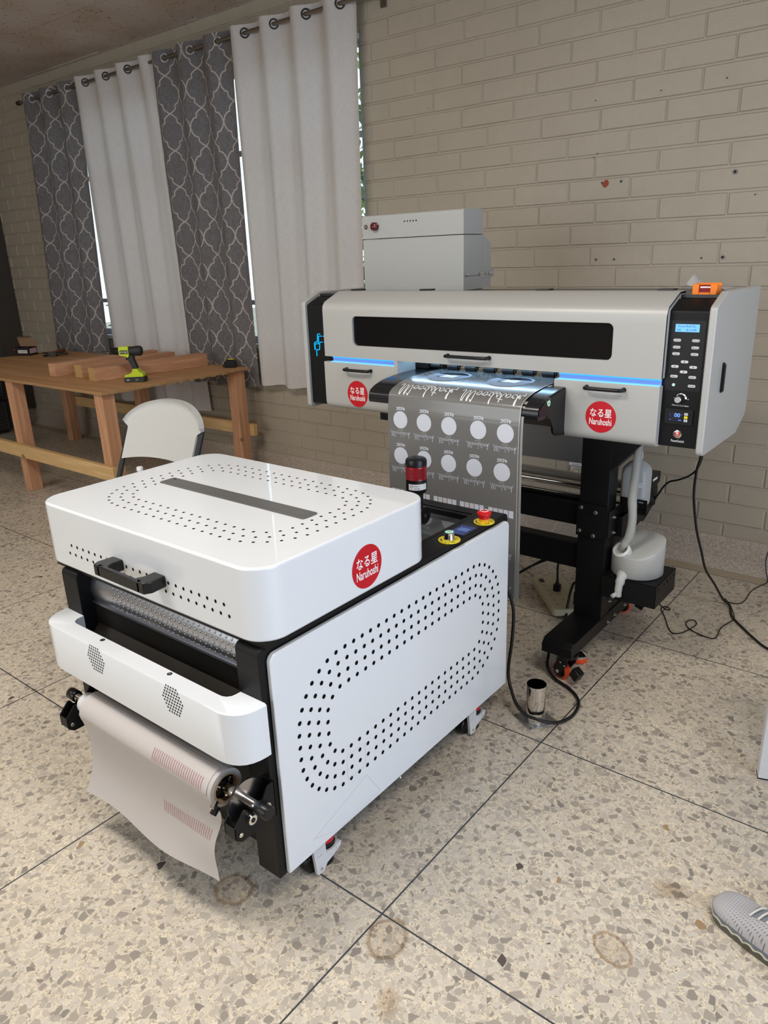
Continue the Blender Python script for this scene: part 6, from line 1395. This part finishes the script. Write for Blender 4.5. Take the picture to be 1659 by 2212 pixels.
t = thing('wall_socket', (-1.72, 3.855, 0.39), 'metal wall socket with a cream plug and a white label above it', 'wall socket')
b = B(); b.prism(rr(-1.757, -1.682, 0.352, 0.424, 0.004, 2), 1, 3.8675, 3.857, 0)
b.build('cover_plate', M_steel, t, smooth=0, bevel=0.002)
b = B(); b.lathe([(0, 0.020), (0.02, 0.020), (0.03, 0.012), (0.033, 0.006)], (-1.722, 3.857, 0.385), (0,-1,0), n=20); b.build('plug', mat('cream_plastic', (0.60, 0.52, 0.38), 0.5), t, smooth=40)
b = B(); b.box(-1.765, -1.675, 3.859, 3.8675, 0.426, 0.442, 0); b.text('CKT BREAKER', (-1.72, 3.859, 0.434), X_, Z_, 0.006, 1, width=0.05, ext=0.0005); b.build('paper_label', [M_ink, M_darkink], t, smooth=0)

# power strip under the printer
PS = thing('power_strip', (-1.41, 3.05, 0.0), 'wide cream surge protector with many outlets on the floor under the printer', 'power strip')
MS = Matrix.Translation((-1.415, 3.035, 0)) @ Matrix.Rotation(math.radians(-47), 4, 'Z')
M_beige = mat('aged_cream_plastic', (0.56, 0.50, 0.34), 0.45)
b = B(); b.prism(rr(-0.195, 0.195, -0.078, 0.078, 0.02, 4), 2, 0.006, 0.040, 0, MS)
for i in range(5):
    for j in (-0.042, 0.0):
        for dx, dy, w_, h_ in ((-0.008, 0.006, 0.0025, 0.009), (-0.008, -0.006, 0.0025, 0.009), (0.006, 0, 0.006, 0.006)):
            c = (-0.07+i*0.052+dx, j+dy); b.add([MS @ Vector((c[0]+a*h_/2, c[1]+e*w_/2, 0.0406)) for a, e in ((-1,-1),(1,-1),(1,1),(-1,1))], [(0,1,2,3)], 1)
b.add([MS @ Vector((x, y, 0.0406)) for x, y in ((-0.185, 0.030), (0.19, 0.030), (0.19, 0.0315), (-0.185, 0.0315))], [(0,1,2,3)], 2)
b.build('housing', [M_beige, M_darkink, mat('seam_shadow_line', (0.25, 0.22, 0.16), 0.6)], PS, smooth=30, bevel=0.006)
b = B(); b.prism(rr(-0.150, -0.115, -0.052, -0.030, 0.003, 2), 2, 0.040, 0.044, 0, MS); b.build('rocker_switch', M_plasticblack, PS, smooth=0, bevel=0.001)

def cable(name, pts, r, label, k=8, n=8, m=None, group=None, cat='cable', plug=None):
    b = B(); b.tube(pts, r, n, smooth=k); o = b.build(name, m or M_rubber, None, origin=pts[0], smooth=70, label=label, cat=cat, group=group); return o
pl = lambda x, y, z: MS @ Vector((x, y, z))
t = thing('plugged_cord', tuple(pl(0.05, -0.042, 0.041)), 'black cord with moulded plug standing in the middle of the cream power strip', 'cable')
b = B(); q0 = pl(-0.01, 0.0, 0.041); b.tube([q0 + Vector((0,0,0.045)), q0 + Vector((-0.004,0.005,0.10)), q0 + Vector((-0.03,0.05,0.145)), q0 + Vector((-0.10,0.06,0.12)), q0 + Vector((-0.22,-0.02,0.03)), q0 + Vector((-0.15,0.02,0.085)), q0 + Vector((-0.05,0.10,0.125)), q0 + Vector((0.10,0.20,0.12)), q0 + Vector((0.30, 0.26, 0.13))], 0.0055, 8, smooth=8); b.build('cord', M_rubber, t, smooth=70)
b = B(); b.prism(rr(-0.016, 0.016, -0.014, 0.014, 0.004, 2), 2, 0.0, 0.032, 0, Matrix.Translation(q0)); b.lathe([(0.032, 0.010), (0.055, 0.006)], q0, n=12); b.build('plug', M_plasticblack, t, smooth=40)
t = thing('plugged_cord', tuple(pl(0.15, 0.05, 0.041)), 'black cord with angled plug at the power strip end nearest the stand column', 'cable')
b = B(); q0 = pl(0.150, 0.045, 0.041); b.tube([q0 + Vector((-0.0,0.0,0.06)), q0 + Vector((-0.003,-0.004,0.11)), q0 + Vector((-0.016,-0.022,0.10)), q0 + Vector((-0.022,-0.045,0.03)), q0 + Vector((-0.012,-0.085,-0.033)), q0 + Vector((0.03,-0.16,-0.035))], 0.0062, 8, smooth=8); b.build('cord', M_rubber, t, smooth=70)
b = B(); b.box(-0.014, 0.014, -0.014, 0.014, 0.0, 0.065, 0, Matrix.Translation(q0)); b.build('plug', M_plasticblack, t, smooth=0, bevel=0.004)
M_cream = mat('cream_cord', (0.50, 0.45, 0.36), 0.5)
cable('lamp_cord', [(-1.722, 3.828, 0.385), (-1.735, 3.80, 0.33), (-1.76, 3.795, 0.20), (-1.80, 3.76, 0.05), (-1.83, 3.62, 0.006), (-1.83, 3.45, 0.004), (-1.795, 3.33, 0.004), (-1.72, 3.27, 0.004), (-1.62, 3.20, 0.006), (-1.56, 3.18, 0.02)], 0.0035, 'thin cream cord running from the wall socket down to the power strip', m=M_cream)
cable('power_cable', [(-1.19, 2.095, 0.52), (-1.171, 2.11, 0.47), (-1.158, 2.125, 0.40), (-1.158, 2.13, 0.33), (-1.163, 2.13, 0.25), (-1.172, 2.128, 0.16), (-1.165, 2.118, 0.11), (-1.135, 2.090, 0.078), (-1.100, 2.062, 0.056), (-1.055, 2.043, 0.043), (-1.011, 2.041, 0.042), (-0.970, 2.068, 0.028), (-0.950, 2.118, 0.012), (-0.937, 2.181, 0.0075), (-0.947, 2.252, 0.0075), (-0.976, 2.299, 0.0075), (-1.023, 2.335, 0.0075), (-1.100, 2.365, 0.012), (-1.148, 2.40, 0.03), (-1.163, 2.44, 0.07), (-1.172, 2.46, 0.11), (-1.19, 2.52, 0.10), (-1.20, 2.62, 0.02), (-1.21, 2.80, 0.008)], 0.0060, 'thick black power cable looping on the floor around the steel pipe', k=6, n=10)
cable('power_cable', [(-0.80, 2.90, 0.955), (-0.797, 2.93, 0.822), (-0.820, 2.98, 0.751), (-0.833, 3.02, 0.651), (-0.832, 3.05, 0.563), (-0.825, 3.10, 0.446), (-0.815, 3.16, 0.343), (-0.804, 3.22, 0.237), (-0.780, 3.30, 0.143), (-0.757, 3.395, 0.035), (-0.725, 3.40, 0.008), (-0.690, 3.30, 0.0062), (-0.616, 3.205, 0.006), (-0.549, 3.13, 0.006), (-0.485, 3.075, 0.006), (-0.20, 2.90, 0.006)], 0.0052, 'thick black cable hanging from right end of printer and running off right along the floor', k=6, n=10)
cable('motor_cable', [(-0.790, 2.90, 0.955), (-0.793, 2.94, 0.84), (-0.816, 2.98, 0.761), (-0.850, 3.00, 0.718), (-0.895, 3.01, 0.690), (-0.941, 3.02, 0.667), (-0.978, 3.02, 0.606), (-1.008, 3.02, 0.535), (-1.028, 3.01, 0.489), (-1.040, 2.99, 0.500), (-1.060, 2.97, 0.515)], 0.0042, 'black cable hanging from printer end and curving back to the stand arm', k=6)
cable('thin_cable', [(-1.03, 3.20, 0.25), (-1.01, 3.24, 0.05), (-0.99, 3.237, 0.006), (-0.950, 3.205, 0.004), (-0.935, 3.212, 0.007), (-0.963, 3.236, 0.004), (-0.975, 3.205, 0.004), (-0.955, 3.17, 0.0035), (-0.920, 3.108, 0.0035), (-0.880, 3.03, 0.0035), (-0.850, 3.00, 0.0035), (-0.820, 3.03, 0.0035), (-0.800, 3.10, 0.0035), (-0.796, 3.14, 0.0035), (-0.812, 3.170, 0.0035), (-0.832, 3.155, 0.006), (-0.833, 3.110, 0.008), (-0.801, 3.069, 0.0065), (-0.754, 3.053, 0.0035), (-0.705, 3.045, 0.0035), (-0.692, 3.075, 0.0035), (-0.699, 3.171, 0.0035), (-0.675, 3.268, 0.008), (-0.690, 3.317, 0.016), (-0.730, 3.400, 0.018), (-0.765, 3.465, 0.008), (-0.750, 3.445, 0.0035), (-0.702, 3.452, 0.0035), (-0.686, 3.503, 0.0035), (-0.687, 3.628, 0.0035), (-0.665, 3.725, 0.0035), (-0.650, 3.78, 0.006), (-0.668, 3.80, 0.06), (-0.675, 3.81, 0.12), (-0.655, 3.81, 0.20), (-0.60, 3.82, 0.30)], 0.0026, 'thin black cable with small loops on the floor right of the printer stand', k=6, n=6)
t = thing('earth_wires', (-0.785, 2.84, 0.93), 'small bundle of yellow-green wires hanging below the right end of the printer', 'wires')
b = B()
M_yg = mat('yellow_green_wire', (0.50, 0.50, 0.02), 0.4)
for k in range(6):
    o_ = 0.004*(k-2.5); b.tube([(-0.735+o_*1.5, 2.80, 0.955), (-0.728+o_*2, 2.80, 0.91+0.004*k), (-0.740+o_*2, 2.80, 0.880+0.006*(k%3)), (-0.757+o_, 2.81, 0.900), (-0.762+o_, 2.82, 0.955)], 0.0022, 6, smooth=5, mi=0)
b.build('wire_bundle', M_yg, t, smooth=60); t['label'] = 'small bundle of yellow-green wires hanging below the right end of the printer'

# stainless flange pipe on the floor
PP = thing('steel_pipe', (-1.032, 2.078, 0.0), 'short polished steel pipe on a square flange plate standing on the floor', 'pipe')
MP = Matrix.Translation((-1.040, 2.082, 0))
b = B(); pc = [Vector(v) for v in ((-1.118, 2.067), (-1.023, 2.020), (-0.962, 2.122), (-1.062, 2.163))]
b.add([(p.x, p.y, 0.0) for p in pc] + [(p.x, p.y, 0.003) for p in pc], [(3,2,1,0), (4,5,6,7), (0,1,5,4), (1,2,6,5), (2,3,7,6), (3,0,4,7)], 0)
cpt = sum(pc, Vector((0,0)))/4
for p in pc: q_ = p.lerp(cpt, 0.16); b.disc((q_.x, q_.y, 0.0034), X_, Y_, 0.003, n=10, mi=1)
b.build('flange_plate', [mat('satin_stainless', (0.50, 0.49, 0.47), 0.45, metal=0.85), M_darkhole], PP, smooth=0)
M_mirror = mat('mirror_stainless', (0.72, 0.69, 0.65), 0.05, metal=1.0)
b = B(); b.lathe([(0.003, 0.0345), (0.152, 0.0345), (0.152, 0.0332), (0.004, 0.0332)], (-1.036, 2.086, 0), n=48, caps=False); b.build('pipe_wall', M_mirror, PP, smooth=40)

# ------------------------------------------------------------------ sneaker at the right edge
SN = thing('sneaker', (-0.20, 1.60, 0.0), 'grey knit running shoe with ridged sole, toe pointing left, at the lower right edge', 'shoe')
hd = Vector((0.93, -0.37, 0)).normalized(); sd = Vector((0.37, 0.93, 0)).normalized(); o0 = Vector((-0.294, 1.640, 0))
def sp_(l, w_, z): return o0 + hd*l + sd*w_ + Vector((0, 0, z))
LS = 0.315
def halfw(l, side):    # outline half widths, side -1 near, +1 far
    u = max(0.0, min(1.0, l/LS)); e = math.sqrt(max(0.0, 1-(1-min(1, u/0.20))**2.2)) if u < 0.20 else 1.0
    if u > 0.88: e = math.sqrt(max(0.0, 1-((u-0.88)/0.12)**2.4))
    base = 0.050 if side < 0 else 0.050
    prof = base*(1.0 - 0.16*math.exp(-((u-0.62)/0.16)**2)*(1.5 if side > 0 else 0.7) - 0.10*max(0, u-0.7)); return prof*e
def topz(l):
    u = l/LS
    pts_ = [(0, 0.030), (0.04, 0.048), (0.12, 0.058), (0.25, 0.066), (0.38, 0.080), (0.52, 0.098), (0.62, 0.104), (0.80, 0.094), (0.95, 0.098), (1.0, 0.092)]
    for (a, za), (c, zc) in zip(pts_, pts_[1:]):
        if u <= c: return za + (zc-za)*(u-a)/(c-a)
    return 0.092
# outsole and midsole with a wavy lower band
def band(z0f, z1f, inset, m, name):
    b = B(); nl = 90; ring_ = []
    for i in range(nl*2):
        if i < nl: l = LS*(0.5-0.5*math.cos(PI*i/nl)); s_ = -1
        else: l = LS*(0.5-0.5*math.cos(PI*(2*nl-i)/nl)); s_ = 1
        ring_.append((l, s_*(halfw(l, s_)+0.004-inset)))
    lo = [sp_(l, w_*0.97, z0f(l)) for l, w_ in ring_]; hi = [sp_(l, w_, z1f(l)) for l, w_ in ring_]; n_ = len(ring_)
    b.add(lo + hi, [(k, (k+1)%n_, n_+(k+1)%n_, n_+k)[::-1] for k in range(n_)], 0)
    for arr, off in ((0, 0), (n_, 1)):
        for i in range(nl-1+1):
            a, c = i, i+1; d, e = (2*nl-i) % n_, (2*nl-i-1) % n_
            f = (a+arr, c+arr, e+arr, d+arr)
            if len(set(f)) > 2: b.f.append([x for x in dict.fromkeys(f if not off else f[::-1])]); b.m.append(0)
    return b.build(name, m, SN, smooth=50)
M_out = mat('translucent_olive_rubber', (0.085, 0.083, 0.062), 0.25); M_mid = mat('grey_blue_midsole', (0.16, 0.18, 0.22), 0.5); M_edge = mat('cream_sole_edge', (0.55, 0.52, 0.40), 0.4)
wv = lambda l: 0.0075*abs(math.sin(l*110))
band(lambda l: 0.001 + 0.012*max(0, 1-l/0.05)**2, lambda l: 0.014 + wv(l) + 0.010*max(0, 1-l/0.05)**2, 0.002, M_out, 'outsole')
band(lambda l: 0.0135 + wv(l) + 0.010*max(0, 1-l/0.05)**2, lambda l: 0.0165 + wv(l) + 0.010*max(0, 1-l/0.05)**2, -0.0005, M_edge, 'sole_edge')
band(lambda l: 0.016 + wv(l)*0.5 + 0.008*max(0, 1-l/0.05)**2, lambda l: 0.030 + 0.004*l/LS, 0.003, M_mid, 'midsole')
M_knit = mat('grey_knit', (0.42, 0.41, 0.43), 0.8, spec=0.2)
ns, ln, b_ = nodes(M_knit); tc = N(ns, 'ShaderNodeTexCoord'); mpp = N(ns, 'ShaderNodeMapping'); mpp.inputs['Rotation'].default_value = (0, 0, -0.38); ln.new(tc.outputs['Object'], mpp.inputs[0])
bt = N(ns, 'ShaderNodeTexBrick', offset=0.5); bt.inputs['Color1'].default_value = (0.10, 0.10, 0.115, 1); bt.inputs['Color2'].default_value = (0.14, 0.14, 0.15, 1); bt.inputs['Mortar'].default_value = (0.44, 0.43, 0.45, 1)
bt.inputs['Scale'].default_value = 1.0; bt.inputs['Mortar Size'].default_value = 0.0025; bt.inputs['Mortar Smooth'].default_value = 0.2; bt.inputs['Brick Width'].default_value = 0.0085; bt.inputs['Row Height'].default_value = 0.0058; ln.new(mpp.outputs[0], bt.inputs['Vector'])
# holes fade out towards the toe cap
sxx = N(ns, 'ShaderNodeSeparateXYZ'); ln.new(mpp.outputs[0], sxx.inputs[0]); mr = N(ns, 'ShaderNodeMapRange', inp={1: -0.075, 2: -0.045, 3: 0.0, 4: 1.0}); ln.new(sxx.outputs[0], mr.inputs[0])
mxk = N(ns, 'ShaderNodeMix', data_type='RGBA'); mxk.inputs[6].default_value = (0.42, 0.41, 0.42, 1); ln.new(bt.outputs['Color'], mxk.inputs[7]); ln.new(mr.outputs[0], mxk.inputs[0]); ln.new(mxk.outputs[2], b_.inputs['Base Color'])
def upper(u, v):
    l = LS*(0.008 + 0.984*u); a = PI*v
    hw = halfw(l, -1 if v < 0.5 else 1); zt_ = topz(l); c = math.cos(a); s_ = math.sin(a)
    return sp_(l, -hw*(abs(c)**0.75)*(1 if c > 0 else -1), 0.028 + (zt_-0.028)*(s_**0.72))
b = B(); b.grid(upper, 60, 32, 0, flip=True); b.build('knit_upper', M_knit, SN, smooth=180)
b = B()
def on_up(l, w_, e=0.002):
    hw = halfw(l, -1 if w_ < 0 else 1); r_ = min(0.99, abs(w_)/hw); c = r_**(1/0.75); s_ = math.sqrt(max(0, 1-c*c)); return sp_(l, w_, 0.028 + (topz(l)-0.028)*s_**0.72 + e)
b.grid(lambda u, v: on_up(0.100 + 0.10*u, -0.020 + 0.040*v + 0.0), 14, 8, 0, flip=False); b.build('tongue', mat('tongue_mesh', (0.20, 0.22, 0.25), 0.8), SN, smooth=60)
b = B()
for k in range(5):
    l = 0.105 + k*0.021; s_ = 1 if k % 2 else -1
    b.tube([on_up(l, -0.024, 0.003), on_up(l+0.003, -0.010, 0.006), on_up(l+0.006, 0.010, 0.006), on_up(l+0.009, 0.024, 0.003)], 0.0030, 7, smooth=4)
b.tube([on_up(0.200, -0.010, 0.008), on_up(0.205, -0.030, 0.006), on_up(0.19, -0.038, 0.004)], 0.003, 7, smooth=4)
b.build('laces', mat('pale_laces', (0.60, 0.58, 0.55), 0.7), SN, smooth=60)

# white painted table whose corner leg shows at the right edge
WT = thing('side_table', (0.2, 2.2, 0.0), 'white painted table of which one chipped leg shows at the right edge', 'table')
M_chip = paint_wall('chipped_white_paint', (0.62, 0.62, 0.62), 0.5)
aa = math.radians(18); ux = Vector((math.cos(aa), math.sin(aa), 0)); uy = Vector((math.sin(aa), -math.cos(aa), 0)); c0 = Vector((-0.327, 2.214, 0))
MW = Matrix(((ux.x, -uy.x, 0, c0.x), (ux.y, -uy.y, 0, c0.y), (0, 0, 1, 0), (0, 0, 0, 1)))
lw = 0.032
for (a, c) in ((0, 0), (1.15, 0), (0.0, -0.52), (1.15, -0.52)):
    if a == 0 and c == -0.52: c = -0.56; a = 0.03
    b = B(); b.box(a, a+lw, c, c+lw+0.008, 0.003, 0.70, 0, MW); o = b.build('leg', M_chip, WT, smooth=0, bevel=0.002)
    b = B(); b.box(a-0.001, a+lw+0.001, c-0.001, c+lw+0.009, 0.0, 0.003, 0, MW); b.build('foot_cap', M_plasticblack, o, smooth=0)
b = B(); b.box(0.03, 1.18, -0.58, 0.04, 0.70, 0.725, 0, MW); b.build('table_top', M_chip, WT, smooth=0, bevel=0.002)
